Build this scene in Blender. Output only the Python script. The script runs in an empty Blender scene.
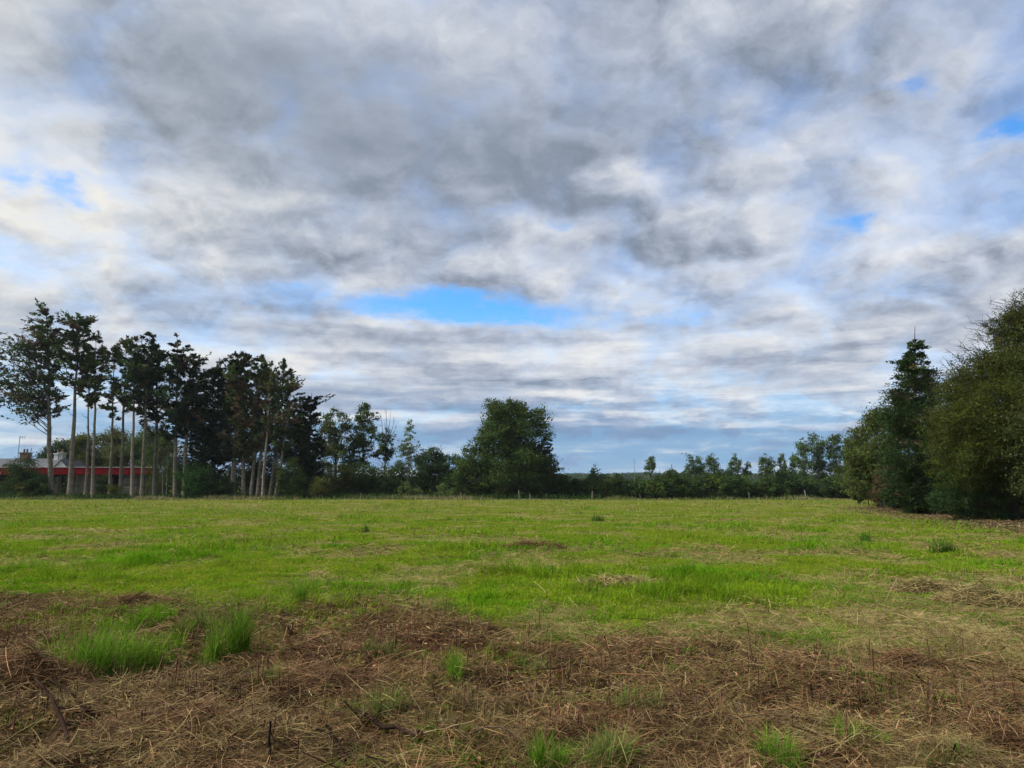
import bpy, math
import numpy as np
from mathutils import Vector

R = math.radians
rng = np.random.default_rng(11)
sc = bpy.context.scene
COL = sc.collection
W, H, F = 1024, 768, 740.0
CAMZ = 1.62
PITCH = math.atan(103 / F)
CP, SP = math.cos(PITCH), math.sin(PITCH)

# ---------------------------------------------------------------- view helpers (survey of the place)
def ray(px, py):
    r, u = (px - W / 2) / F, (H / 2 - py) / F
    return np.array([r, CP - u * SP, SP + u * CP])

def at(px, py, D):
    d = ray(px, py)
    return np.array([d[0] / d[1] * D, D, CAMZ + d[2] / d[1] * D])

def gd(px, py):
    d = ray(px, py)
    t = -CAMZ / d[2]
    return np.array([d[0] * t, d[1] * t])

def dirazel(px, py):
    d = ray(px, py); d = d / np.linalg.norm(d)
    return math.atan2(d[0], d[1]), math.asin(d[2])

# ---------------------------------------------------------------- noise on the ground plane
_T = np.random.default_rng(5).random((256, 256))
def vnoise(x, y):
    x = np.asarray(x, float); y = np.asarray(y, float)
    xi, yi = np.floor(x).astype(int), np.floor(y).astype(int)
    fx, fy = x - xi, y - yi
    fx, fy = fx * fx * (3 - 2 * fx), fy * fy * (3 - 2 * fy)
    a, b = _T[xi & 255, yi & 255], _T[(xi + 1) & 255, yi & 255]
    c, d = _T[xi & 255, (yi + 1) & 255], _T[(xi + 1) & 255, (yi + 1) & 255]
    return (a * (1 - fx) + b * fx) * (1 - fy) + (c * (1 - fx) + d * fx) * fy

def fbm(x, y, o=4, g=0.5):
    s, a, t = 0, 1.0, 0
    for i in range(o):
        s = s + a * vnoise(x * 2 ** i + 17.3 * i, y * 2 ** i + 9.1 * i); t += a; a *= g
    return s / t

def sst(a, b, x):
    t = np.clip((x - a) / (b - a), 0, 1)
    return t * t * (3 - 2 * t)

def ridge(x):                        # crest height of the far wooded rise
    return 11 + 4 * np.sin(x / 310 + 1.1) + 2 * np.sin(x / 130)

def brown(x, y):                     # where the scrub was cut down to brown litter
    e = np.interp(x, [-40, -8, -2.6, 0, 2.2, 4.5, 8, 40], [11.5, 11.2, 10.4, 9.0, 7.3, 6.8, 6.3, 6])
    m = sst(-0.9, 0.7, e - y + 2.6 * (fbm(x * 0.55, y * 0.55, 4) - 0.5))
    return m * (1 - 0.4 * sst(0.58, 0.72, fbm(x * 0.9 + 40, y * 0.9, 4)))

HX = [(60, 118), (34.5, 68), (28.5, 48), (25.2, 36), (22.5, 24), (21, 8), (20, -30)]   # foot of the right hedge
def hedge_x(y):
    ys = np.array([p[1] for p in HX][::-1]); xs = np.array([p[0] for p in HX][::-1])
    return np.interp(y, ys, xs)

def straw(x, y):                     # pale dry hay mixed into the grass
    a = sst(-2.0, 2.5, 6.2 + 1.05 * (x - 1.5) - y + 5 * (fbm(x * 0.4 + 7, y * 0.4, 4) - 0.5)) * sst(0.5, 3.0, x)
    b = sst(7.0, 1.5, hedge_x(y) - x + 6 * (fbm(x * 0.25, y * 0.12, 3) - 0.5)) * sst(62, 44, y)
    c = sst(0.50, 0.66, fbm(x * 0.6 + 90, y * 0.6 + 3, 5)) * 0.62
    return np.clip(a * 0.8 + b + c, 0, 1)

def gz(x, y):
    x = np.asarray(x, float); y = np.asarray(y, float)
    near = sst(40, 14, y)
    z = near * (0.10 * (fbm(x * 0.9, y * 0.9, 3) - 0.5) + 0.05 * (fbm(x * 3.1, y * 3.1, 3) - 0.5))
    b = np.where(y < 16, brown(x, y), 0)
    z = z + b * 0.20 * (fbm(x * 2.0 + 30, y * 2.0, 3) - 0.5) + b * 0.09 * (fbm(x * 7, y * 7, 2) - 0.5)
    z = z + np.where(y < 30, straw(x, y), 0) * near * 0.22 * (fbm(x * 1.6 + 5, y * 1.6, 3) - 0.45)
    z = z + 0.25 * (fbm(x * 0.06, y * 0.06, 2) - 0.5) * sst(8, 30, y) * sst(140, 70, y)
    k = sst(260, 1250, y)
    return z + k * ridge(x) * 1.0 - sst(1300, 2600, y) * 6

def g3(px, py):
    p = gd(px, py)
    return np.array([p[0], p[1], float(gz(p[0], p[1]))])

# ---------------------------------------------------------------- mesh building
def origin(o):                       # world position of a parent (no turned or scaled parents here)
    p = np.zeros(3)
    while o is not None: p = p + np.array(o.location); o = o.parent
    return p

class MB:
    def __init__(s): s.v, s.f, s.c, s.n = [], [], [], 0
    def add(s, v, f, c):
        v = np.asarray(v, np.float32).reshape(-1, 3); f = np.asarray(f, np.int64).reshape(-1, 4)
        c = np.asarray(c, np.float32)
        if c.ndim == 1: c = np.tile(c, (len(v), 1))
        s.v.append(v); s.f.append(f + s.n); s.c.append(c); s.n += len(v)
    def build(s, name, mat, parent=None, smooth=False):
        v = np.concatenate(s.v); f = np.concatenate(s.f); c = np.concatenate(s.c)
        if parent is not None: v = v - origin(parent).astype(np.float32)
        return raw(name, v, f, c, mat, parent, smooth)

def raw(name, v, f, c, mat, parent=None, smooth=False):
    me = bpy.data.meshes.new(name)
    me.vertices.add(len(v)); me.vertices.foreach_set('co', v.astype(np.float32).ravel())
    nf = len(f)
    me.loops.add(nf * 4); me.loops.foreach_set('vertex_index', f.astype(np.int32).ravel())
    me.polygons.add(nf); me.polygons.foreach_set('loop_start', np.arange(0, nf * 4, 4, dtype=np.int32))
    if c is not None:
        a = me.attributes.new('col', 'FLOAT_COLOR', 'POINT')
        a.data.foreach_set('color', np.concatenate([c, np.ones((len(c), 1), np.float32)], 1).astype(np.float32).ravel())
    me.update(calc_edges=True)
    me.polygons.foreach_set('use_smooth', np.full(nf, smooth, dtype=bool))
    me.materials.append(mat)
    o = bpy.data.objects.new(name, me); COL.objects.link(o)
    if parent is not None: o.parent = parent
    return o

def tag(o, label=None, cat=None, group=None, kind=None):
    if label: o['label'] = label
    if cat: o['category'] = cat
    if group: o['group'] = group
    if kind: o['kind'] = kind
    return o

def thing(name, label, cat, loc, group=None):
    o = bpy.data.objects.new(name, None); COL.objects.link(o)
    o.empty_display_size = 0.3; o.location = [float(a) for a in loc]
    return tag(o, label, cat, group)

def tube(mb, pts, rad, col, n=6):
    pts = np.asarray(pts, float); rad = np.broadcast_to(np.asarray(rad, float), (len(pts),))
    t = np.gradient(pts, axis=0); t /= np.linalg.norm(t, axis=1, keepdims=True) + 1e-9
    ref = np.where(np.abs(t[:, 2:3]) > 0.9, np.array([[1.0, 0, 0]]), np.array([[0, 0, 1.0]]))
    u = np.cross(t, ref); u /= np.linalg.norm(u, axis=1, keepdims=True) + 1e-9
    w = np.cross(t, u)
    an = np.arange(n) * 2 * math.pi / n
    v = pts[:, None] + rad[:, None, None] * (np.cos(an)[None, :, None] * u[:, None] + np.sin(an)[None, :, None] * w[:, None])
    f = []
    for i in range(len(pts) - 1):
        for j in range(n):
            k = (j + 1) % n
            f.append((i * n + j, i * n + k, (i + 1) * n + k, (i + 1) * n + j))
    e = (len(pts) - 1) * n                       # close the ends
    if n == 4: f += [(0, 1, 2, 3), (e + 3, e + 2, e + 1, e)]
    if n >= 6:
        f += [(0, 1, 2, 3), (0, 3, 4, 5), (e + 3, e + 2, e + 1, e), (e + 5, e + 4, e + 3, e)]
    mb.add(v.reshape(-1, 3), f, col)

def box(mb, x0, x1, y0, y1, z0, z1, col=(.3, .3, .3)):
    v = [(x, y, z) for z in (z0, z1) for y in (y0, y1) for x in (x0, x1)]
    f = [(0, 2, 3, 1), (4, 5, 7, 6), (0, 1, 5, 4), (2, 6, 7, 3), (0, 4, 6, 2), (1, 3, 7, 5)]
    mb.add(v, f, col)

def unit(v): return v / (np.linalg.norm(v, axis=-1, keepdims=True) + 1e-9)

def pal(n, cols, jit=0.18, hue=.06):
    """n colours picked from a palette with a jitter in value and hue"""
    cols = np.asarray(cols, float)
    a, b = cols[rng.integers(0, len(cols), n)], cols[rng.integers(0, len(cols), n)]
    t = rng.random((n, 1))
    c = a * t + b * (1 - t)
    return np.clip(c * (1 + jit * rng.standard_normal((n, 1))) * (1 + hue * rng.standard_normal((n, 3))), 0.003, 0.9)

def leaves(mb, p, axis, nrm, ln, wd, col):
    """rhombic leaf blades: p centre, axis long direction, nrm rough normal; each one bent a little along its rib"""
    n = len(p)
    axis = unit(axis); side = unit(np.cross(axis, nrm)); up = np.cross(side, axis)
    ln = np.broadcast_to(ln, (n,))[:, None]; wd = np.broadcast_to(wd, (n,))[:, None]
    k = 0.12 * ln * up
    v = np.stack([p - axis * ln * .5, p + side * wd * .5 + k - axis * ln * .08, p + axis * ln * .5, p - side * wd * .5 + k - axis * ln * .08], 1)
    mb.add(v.reshape(-1, 3), np.arange(n * 4).reshape(n, 4), np.repeat(col, 4, 0))

def ribbons(mb, pts, wd, side, col):
    """pts (n,k,3) strips with width wd (n,k) along side (n,3)"""
    n, k, _ = pts.shape
    s = side[:, None, :] * wd[:, :, None] * .5
    v = np.stack([pts - s, pts + s], 2).reshape(n, k * 2, 3)
    i = np.arange(k - 1) * 2
    f1 = np.stack([i, i + 1, i + 3, i + 2], 1)
    f = (np.arange(n)[:, None, None] * (2 * k) + f1[None]).reshape(-1, 4)
    mb.add(v.reshape(-1, 3), f, np.repeat(col, 2 * k, 0) if col.ndim == 2 else col.reshape(-1, 3))

# ---------------------------------------------------------------- materials
def newmat(name):
    m = bpy.data.materials.new(name); m.use_nodes = True
    nt = m.node_tree; nt.nodes.clear()
    return m, nt, nt.nodes, nt.links

def leafmat(name, trans=0.3, nscale=0.7, rough=0.55, spec=0.15, var=0.35):
    m, nt, N, L = newmat(name)
    at_ = N.new('ShaderNodeAttribute'); at_.attribute_name = 'col'
    tc = N.new('ShaderNodeTexCoord'); no = N.new('ShaderNodeTexNoise')
    no.inputs['Scale'].default_value = nscale; no.inputs['Detail'].default_value = 3
    L.new(tc.outputs['Object'], no.inputs['Vector'])
    mr = N.new('ShaderNodeMapRange'); mr.inputs[1].default_value = .3; mr.inputs[2].default_value = .7
    mr.inputs[3].default_value = 1 - var; mr.inputs[4].default_value = 1 + var
    L.new(no.outputs['Fac'], mr.inputs[0])
    vm = N.new('ShaderNodeVectorMath'); vm.operation = 'SCALE'
    L.new(at_.outputs['Color'], vm.inputs[0]); L.new(mr.outputs[0], vm.inputs['Scale'])
    pb = N.new('ShaderNodeBsdfPrincipled'); pb.inputs['Roughness'].default_value = rough
    pb.inputs['Specular IOR Level'].default_value = spec
    L.new(vm.outputs[0], pb.inputs['Base Color'])
    out = N.new('ShaderNodeOutputMaterial')
    if trans > 0:
        tr = N.new('ShaderNodeBsdfTranslucent'); L.new(vm.outputs[0], tr.inputs['Color'])
        mx = N.new('ShaderNodeMixShader'); mx.inputs[0].default_value = trans
        L.new(pb.outputs[0], mx.inputs[1]); L.new(tr.outputs[0], mx.inputs[2]); L.new(mx.outputs[0], out.inputs[0])
    else:
        L.new(pb.outputs[0], out.inputs[0])
    return m

def plainmat(name, c1, c2, scale=(3, 3, 3), rough=0.8, detail=5, bump=0.0):
    m, nt, N, L = newmat(name)
    tc = N.new('ShaderNodeTexCoord'); mp = N.new('ShaderNodeMapping'); mp.inputs['Scale'].default_value = scale
    no = N.new('ShaderNodeTexNoise'); no.inputs['Scale'].default_value = 1; no.inputs['Detail'].default_value = detail
    L.new(tc.outputs['Object'], mp.inputs[0]); L.new(mp.outputs[0], no.inputs['Vector'])
    cr = N.new('ShaderNodeValToRGB'); cr.color_ramp.elements[0].position = .33; cr.color_ramp.elements[1].position = .67
    cr.color_ramp.elements[0].color = (*c1, 1); cr.color_ramp.elements[1].color = (*c2, 1)
    L.new(no.outputs['Fac'], cr.inputs[0])
    pb = N.new('ShaderNodeBsdfPrincipled'); pb.inputs['Roughness'].default_value = rough
    pb.inputs['Specular IOR Level'].default_value = 0.1
    L.new(cr.outputs[0], pb.inputs['Base Color'])
    if bump:
        b = N.new('ShaderNodeBump'); b.inputs['Strength'].default_value = bump; b.inputs['Distance'].default_value = .03
        L.new(no.outputs['Fac'], b.inputs['Height']); L.new(b.outputs[0], pb.inputs['Normal'])
    out = N.new('ShaderNodeOutputMaterial'); L.new(pb.outputs[0], out.inputs[0])
    return m

M_LEAF = leafmat('leaf', 0.30, 0.7, .7, .05, .25)
M_NEEDLE = leafmat('needles', 0.15, 0.5, .7, .05, .25)
M_GRASS = leafmat('grass_blade', 0.35, 0.6, 0.8, 0.0, 0.2)
M_STRAW = leafmat('dry_straw', 0.12, 1.5, 0.7, 0.08, 0.25)
M_BARK = leafmat('bark', 0, 2.5, 1.0, 0.0, 0.4)

def groundmat():
    m, nt, N, L = newmat('field_soil')
    a = N.new('ShaderNodeAttribute'); a.attribute_name = 'col'
    tc = N.new('ShaderNodeTexCoord')
    n1 = N.new('ShaderNodeTexNoise'); n1.inputs['Scale'].default_value = 9; n1.inputs['Detail'].default_value = 9; n1.inputs['Roughness'].default_value = .7
    n2 = N.new('ShaderNodeTexNoise'); n2.inputs['Scale'].default_value = 0.35; n2.inputs['Detail'].default_value = 6
    for n in (n1, n2): L.new(tc.outputs['Object'], n.inputs['Vector'])
    sp = N.new('ShaderNodeSeparateColor'); L.new(a.outputs['Color'], sp.inputs[0])
    def ramp(src, p0, p1, c0, c1):
        r = N.new('ShaderNodeValToRGB'); e = r.color_ramp.elements
        e[0].position, e[1].position = p0, p1; e[0].color, e[1].color = (*c0, 1), (*c1, 1)
        L.new(src, r.inputs[0]); return r.outputs[0]
    def mix(f, a_, b_):
        x = N.new('ShaderNodeMix'); x.data_type = 'RGBA'
        L.new(f, x.inputs[0]); L.new(a_, x.inputs[6]); L.new(b_, x.inputs[7]); return x.outputs[2]
    green = ramp(n1.outputs['Fac'], .35, .65, (.050, .066, .006), (.105, .130, .010))
    dry = ramp(n1.outputs['Fac'], .35, .65, (.10, .080, .030), (.24, .19, .085))
    soil = ramp(n1.outputs['Fac'], .35, .65, (.014, .008, .005), (.070, .038, .020))
    c = mix(sp.outputs[1], green, dry)
    c = mix(sp.outputs[0], c, soil)
    pb = N.new('ShaderNodeBsdfPrincipled'); pb.inputs['Roughness'].default_value = 1; pb.inputs['Specular IOR Level'].default_value = 0
    L.new(c, pb.inputs['Base Color'])
    b = N.new('ShaderNodeBump'); b.inputs['Strength'].default_value = .6; b.inputs['Distance'].default_value = .04
    L.new(n1.outputs['Fac'], b.inputs['Height']); L.new(b.outputs[0], pb.inputs['Normal'])
    o = N.new('ShaderNodeOutputMaterial'); L.new(pb.outputs[0], o.inputs[0])
    return m

# ---------------------------------------------------------------- camera, sun, sky
cam = bpy.data.cameras.new('camera'); cam.sensor_width = 36; cam.lens = 36 * F / W; cam.clip_end = 9000
co = bpy.data.objects.new('camera', cam); COL.objects.link(co); sc.camera = co
co.location = (0, 0, CAMZ); co.rotation_euler = (math.pi / 2 + PITCH, 0, 0)

SUN_AZ, SUN_EL = R(-98), R(42)           # azimuth counted from the view direction, to the left
sl = bpy.data.lights.new('sun', 'SUN'); sl.energy = 1.5; sl.angle = R(22); sl.color = (1, .95, .86)
so = bpy.data.objects.new('sun', sl); COL.objects.link(so)
sd = Vector((math.sin(SUN_AZ) * math.cos(SUN_EL), math.cos(SUN_AZ) * math.cos(SUN_EL), math.sin(SUN_EL)))
so.rotation_euler = (-sd).to_track_quat('-Z', 'Y').to_euler(); so.location = (0, 0, 60)

EXPO = 2.2
sc.view_settings.view_transform = 'Standard'; sc.view_settings.look = 'None'
sc.view_settings.exposure = EXPO; sc.view_settings.gamma = 1; sc.view_settings.use_curve_mapping = False
WSTR = 0.10

def build_world():
    w = bpy.data.worlds.new('World'); sc.world = w; w.use_nodes = True
    nt = w.node_tree; N, L = nt.nodes, nt.links; N.clear()
    def put(sock, val):
        if isinstance(val, (int, float)): sock.default_value = val
        else: L.new(val, sock)
    def ma(op, a, b=0.0, c=None, clamp=False):
        n = N.new('ShaderNodeMath'); n.operation = op; n.use_clamp = clamp
        put(n.inputs[0], a); put(n.inputs[1], b)
        if c is not None: put(n.inputs[2], c)
        return n.outputs[0]
    def mrange(x, a, b, c=0.0, d=1.0):
        n = N.new('ShaderNodeMapRange'); n.interpolation_type = 'SMOOTHSTEP'
        put(n.inputs[0], x)
        for i, q in enumerate((a, b, c, d)): n.inputs[i + 1].default_value = q
        return n.outputs[0]
    def comb(x, y, z):
        n = N.new('ShaderNodeCombineXYZ'); put(n.inputs[0], x); put(n.inputs[1], y); put(n.inputs[2], z); return n.outputs[0]
    def noise(v, s, d, r=.55, dist=0.0):
        n = N.new('ShaderNodeTexNoise'); L.new(v, n.inputs['Vector'])
        n.inputs['Scale'].default_value = s; n.inputs['Detail'].default_value = d
        n.inputs['Roughness'].default_value = r; n.inputs['Distortion'].default_value = dist
        return n.outputs['Fac']
    def mixc(f, a, b):
        n = N.new('ShaderNodeMix'); n.data_type = 'RGBA'; put(n.inputs[0], f)
        for s, q in ((n.inputs[6], a), (n.inputs[7], b)):
            if isinstance(q, tuple): s.default_value = (*q, 1)
            else: L.new(q, s)
        return n.outputs[2]
    tc = N.new('ShaderNodeTexCoord'); sx = N.new('ShaderNodeSeparateXYZ'); L.new(tc.outputs['Generated'], sx.inputs[0])
    x, y, z = sx.outputs
    zc = ma('MAXIMUM', z, 0.0)
    az = ma('ARCTAN2', x, y); el = ma('ARCSINE', z)
    # cloud layer seen in perspective: plane at unit height over the viewer
    den = ma('ADD', zc, 0.20)
    px, py = ma('DIVIDE', x, den), ma('DIVIDE', y, den)
    P = comb(px, py, 3.7)
    n_warp = noise(P, 0.9, 4)
    Pw = comb(ma('ADD', px, ma('MULTIPLY', n_warp, 0.55)), ma('ADD', py, ma('MULTIPLY', n_warp, 0.40)), 1.3)
    def shift(v, d):
        n = N.new('ShaderNodeVectorMath'); n.operation = 'ADD'; L.new(v, n.inputs[0]); n.inputs[1].default_value = d; return n.outputs[0]
    A = noise(Pw, 1.15, 7, .52)
    B = noise(shift(Pw, (-.10, .09, 0)), 1.15, 7, .52)
    den2 = ma('ADD', zc, 0.42)
    Pc = comb(ma('DIVIDE', x, den2), ma('DIVIDE', y, den2), 8.1)
    def puffs(v):                              # heaped cloud: rounded heads of many sizes, their edges broken up
        wn = N.new('ShaderNodeTexNoise'); L.new(v, wn.inputs['Vector']); wn.inputs['Scale'].default_value = 9; wn.inputs['Detail'].default_value = 5; wn.inputs['Roughness'].default_value = .6
        wa = N.new('ShaderNodeVectorMath'); wa.operation = 'MULTIPLY_ADD'; L.new(wn.outputs['Color'], wa.inputs[0]); wa.inputs[1].default_value = (.13, .13, 0); L.new(v, wa.inputs[2])
        vo = N.new('ShaderNodeTexVoronoi'); vo.voronoi_dimensions = '2D'; vo.feature = 'SMOOTH_F1'; vo.normalize = True
        L.new(wa.outputs[0], vo.inputs['Vector']); vo.inputs['Scale'].default_value = 7.0; vo.inputs['Detail'].default_value = 2.5; vo.inputs['Roughness'].default_value = .5
        vo.inputs['Smoothness'].default_value = .22
        fine = noise(wa.outputs[0], 7.5, 7, .64)
        return ma('ADD', ma('MULTIPLY', ma('SUBTRACT', 1.0, ma('MULTIPLY', vo.outputs['Distance'], 1.5)), .45), ma('MULTIPLY', fine, .55))
    C = puffs(Pc)
    C2 = puffs(shift(Pc, (-.012, .030, 0)))
    relief = ma('ADD', ma('SUBTRACT', B, A), ma('MULTIPLY', ma('SUBTRACT', C2, C), 0.85))
    big = noise(P, 0.45, 2)
    # ragged outlines for the named clouds and gaps
    wz = N.new('ShaderNodeTexNoise'); L.new(P, wz.inputs['Vector']); wz.inputs['Scale'].default_value = 3.2; wz.inputs['Detail'].default_value = 6; wz.inputs['Roughness'].default_value = .62
    wsep = N.new('ShaderNodeSeparateColor'); L.new(wz.outputs['Color'], wsep.inputs[0])
    az = ma('ADD', az, ma('MULTIPLY', ma('SUBTRACT', wsep.outputs[0], .5), .22))
    elb = ma('ADD', el, ma('MULTIPLY', ma('SUBTRACT', wsep.outputs[1], .5), .09))
    def blob(bx, by, sx_, sy_, amt):
        a0, e0 = dirazel(bx, by)
        ka, ke = F / sx_, F / sy_
        u = ma('MULTIPLY', ma('SUBTRACT', az, a0), ka * math.cos(e0) ** 0.5)
        v = ma('MULTIPLY', ma('SUBTRACT', elb, e0), ke)
        q = ma('ADD', ma('MULTIPLY', u, u), ma('MULTIPLY', v, v))
        return ma('MULTIPLY', ma('EXPONENT', ma('MULTIPLY', q, -1.0)), amt)
    def total(lst):
        s = None
        for b in lst:
            o = blob(*b); s = o if s is None else ma('ADD', s, o)
        return s
    gaps = total(GAPS); tone = total(TONE)
    # how much cloud stands in front of the blue
    cov = ma('SUBTRACT', ma('ADD', ma('MULTIPLY', A, 0.5), ma('MULTIPLY', C, 0.5)), gaps)
    cov = ma('MULTIPLY', mrange(cov, 0.05, 0.52), ma('SUBTRACT', 1.0, ma('MULTIPLY', mrange(ma('ADD', C, ma('MULTIPLY', A, .6)), .58, .92, 1, 0), 0.22)))
    cov = ma('MAXIMUM', cov, mrange(el, R(3), R(15), .9, 0))
    # cloud brightness: lit edges, grey bellies
    calm = ma('MULTIPLY', ma('SUBTRACT', 1.0, total(CALM)), mrange(el, R(3), R(16), .25, 1.0))
    br = ma('ADD', 0.58, ma('MULTIPLY', ma('MULTIPLY', relief, 1.65), calm))
    br = ma('ADD', br, ma('MULTIPLY', ma('MULTIPLY', ma('SUBTRACT', C, 0.5), 0.42), calm))
    br = ma('ADD', br, ma('MULTIPLY', ma('SUBTRACT', 0.5, A), 0.45))
    br = ma('ADD', br, ma('MULTIPLY', ma('SUBTRACT', big, 0.5), 0.25))
    br = ma('ADD', br, tone)
    # layers of cloud seen edge-on, low down: long level bands with bright tops
    bw = noise(comb(ma('MULTIPLY', az, 5.0), ma('MULTIPLY', el, 30.0), 4.4), 1.0, 5, .55)
    bv = comb(ma('MULTIPLY', az, 2.6), ma('ADD', ma('MULTIPLY', el, 30.0), ma('MULTIPLY', bw, 1.4)), 2.2)
    b1 = noise(bv, 1.0, 6, .58); b2 = noise(shift(bv, (.03, .30, 0)), 1.0, 6, .58)
    band = ma('ADD', ma('MULTIPLY', ma('SUBTRACT', b1, b2), 1.5), ma('MULTIPLY', ma('SUBTRACT', b1, .5), .9))
    br = ma('ADD', br, ma("MULTIPLY", band, mrange(el, R(4), R(17), .9, 0)))
    cr = N.new('ShaderNodeValToRGB'); L.new(br, cr.inputs[0])
    e = cr.color_ramp.elements
    e[0].position = 0.05; e[0].color = (.165, .205, .270, 1)
    e[1].position = 0.98; e[1].color = (.88, .88, .87, 1)
    for p, c in ((.30, (.265, .312, .395)), (.52, (.435, .485, .585)), (.75, (.655, .685, .745))):
        q = e.new(p); q.color = (*c, 1)
    warm = blob(10, 150, 230, 230, 1.0)
    wm = N.new('ShaderNodeMix'); wm.data_type = 'RGBA'; wm.blend_type = 'MULTIPLY'
    L.new(ma('MULTIPLY', warm, 0.6), wm.inputs[0]); L.new(cr.outputs[0], wm.inputs[6]); wm.inputs[7].default_value = (1.0, .965, .86, 1)
    cloud = wm.outputs[2]
    # low sky: clouds fade into a blue-grey band near the horizon
    low = mrange(el, R(1.5), R(10), 1, 0)
    cloud = mixc(ma('MULTIPLY', low, mrange(br, .45, .95, .92, .25)), cloud, (.20, .345, .58))
    # glow of the veiled sun, left of the picture
    gl = N.new('ShaderNodeVectorMath'); gl.operation = 'DOT_PRODUCT'; L.new(tc.outputs['Generated'], gl.inputs[0]); gl.inputs[1].default_value = sd
    glow = mrange(gl.outputs['Value'], .72, 1.0, 1.0, 3.2)
    k = 1.0 / (WSTR * 2 ** EXPO)
    sc1 = N.new('ShaderNodeVectorMath'); sc1.operation = 'SCALE'; L.new(cloud, sc1.inputs[0]); L.new(ma('MULTIPLY', glow, k), sc1.inputs['Scale'])
    sky = N.new('ShaderNodeTexSky'); sky.sky_type = 'NISHITA'; sky.sun_disc = False
    sky.sun_elevation = SUN_EL; sky.sun_rotation = SUN_AZ
    sky.air_density = 1.0; sky.dust_density = 0.3; sky.ozone_density = 1.6
    sk = N.new('ShaderNodeVectorMath'); sk.operation = 'MULTIPLY'; L.new(sky.outputs[0], sk.inputs[0]); sk.inputs[1].default_value = BLUE
    col = mixc(cov, sk.outputs[0], sc1.outputs[0])
    bg = N.new('ShaderNodeBackground'); bg.inputs['Strength'].default_value = WSTR
    L.new(col, bg.inputs['Color'])
    out = N.new('ShaderNodeOutputWorld'); L.new(bg.outputs[0], out.inputs[0])
    w.cycles.sampling_method = 'MANUAL'; w.cycles.sample_map_resolution = 512

CALM = [(400, 140, 220, 80, .55), (250, 60, 200, 60, .35)]
BLUE = (.165, .36, .52)
GAPS = [(16, 188, 28, 10, .24), (75, 187, 14, 8, .22), (455, 312, 120, 16, .46), (330, 298, 60, 10, .12), (560, 236, 22, 9, .2),
        (908, 95, 22, 8, .26), (1012, 143, 20, 9, .32), (846, 222, 20, 10, .26), (735, 120, 26, 14, .14), (560, 318, 60, 8, .10), (660, 318, 50, 8, .12),
        (822, 240, 60, 32, .10), (600, 452, 260, 16, .12), (350, 445, 200, 20, .05), (500, 215, 60, 14, .08), (20, 255, 50, 20, .10)]
TONE = [(440, 150, 230, 66, -.27), (310, 66, 170, 60, .06), (1005, 112, 38, 26, -.38), (580, 388, 95, 9, -.30), (640, 150, 110, 55, -.14),
        (200, 60, 130, 60, -.12), (15, 110, 100, 150, .30), (90, 225, 120, 40, .20), (650, 446, 190, 11, -.22), (640, 182, 46, 13, .34), (690, 35, 110, 36, .18),
        (650, 410, 110, 7, .30), (850, 412, 50, 5, .30), (560, 238, 60, 16, .24), (760, 262, 90, 12, .20), (260, 205, 110, 20, .20),
        (900, 200, 120, 60, .06), (620, 290, 300, 12, .10), (330, 320, 160, 14, .12), (440, 365, 220, 12, .05), (300, 370, 320, 26, .10), (760, 350, 260, 40, .10), (650, 330, 120, 20, .06),
        (870, 330, 140, 30, -.03), (520, 60, 70, 40, .10), (940, 60, 80, 50, -.05)]
build_world()
#@@SKYEND

# ---------------------------------------------------------------- the ground: one sheet out to the wooded rise and beyond
def build_ground():
    ys = [-400, -150, -60, -25, -12, -6, -3, -1, 0.5, 1.8, 2.6]
    y = 3.0
    while y < 120: ys.append(y); y += 0.045 if y < 9 else max(0.06, 0.0058 * y)
    while y < 3200: ys.append(y); y *= 1.045
    ys += [3300, 6000]
    ys = np.array(ys); nx = 420
    t = np.linspace(-1, 1, nx)
    wd = np.where(ys < 3, 9 + np.abs(ys - 3) * 1.6, 9 + (ys - 3) * 1.25)
    X = t[None] * wd[:, None]; Y = np.repeat(ys[:, None], nx, 1)
    Z = gz(X, Y)
    br = np.where(Y < 16, brown(X, Y), 0); st = straw(X, Y)
    c = np.stack([br, st, np.zeros_like(br)], -1).reshape(-1, 3)
    i = np.arange(len(ys) - 1)[:, None] * nx + np.arange(nx - 1)[None]
    f = np.stack([i, i + 1, i + nx + 1, i + nx], -1).reshape(-1, 4)
    o = raw('ground', np.stack([X, Y, Z], -1).reshape(-1, 3), f, c, groundmat(), None, True)
    tag(o, 'gently uneven field ground, cut brown in front and green beyond', kind='structure', cat='ground')
build_ground()

def scatter(n, y0, y1, x0=-140, x1=1164, rows=None):
    """spots on the ground, as dense as they look from the near edge of the field: thinner with distance"""
    WM = 2300.0                                          # wide enough to stand a few steps to either side
    k = int(n * WM / (x1 - x0))
    pyy = rng.uniform(y0, y1, k) if rows is None else rng.choice(rows, k)
    u = (H / 2 - pyy) / F
    dy, dz = CP - u * SP, SP + u * CP
    t = -CAMZ / dz
    half = np.minimum(W / 2 + 60 + 3.2 * F / np.maximum(dy * t, 1), WM / 2)
    keep = rng.random(k) < half * 2 / WM
    r = rng.uniform(-1, 1, k) * half / F
    return (r * t)[keep], (dy * t)[keep]

G_GREEN = [(.090, .150, .005), (.114, .178, .008), (.100, .162, .008), (.145, .182, .018)]
G_FAR = [(.148, .168, .026), (.185, .180, .045), (.122, .158, .020), (.215, .18, .070)]
S_PALE = [(.19, .148, .056), (.26, .205, .088), (.145, .108, .040), (.112, .080, .030)]
S_BROWN = [(.140, .072, .030), (.085, .040, .018), (.19, .108, .048), (.036, .018, .009), (.25, .165, .080)]

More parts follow.
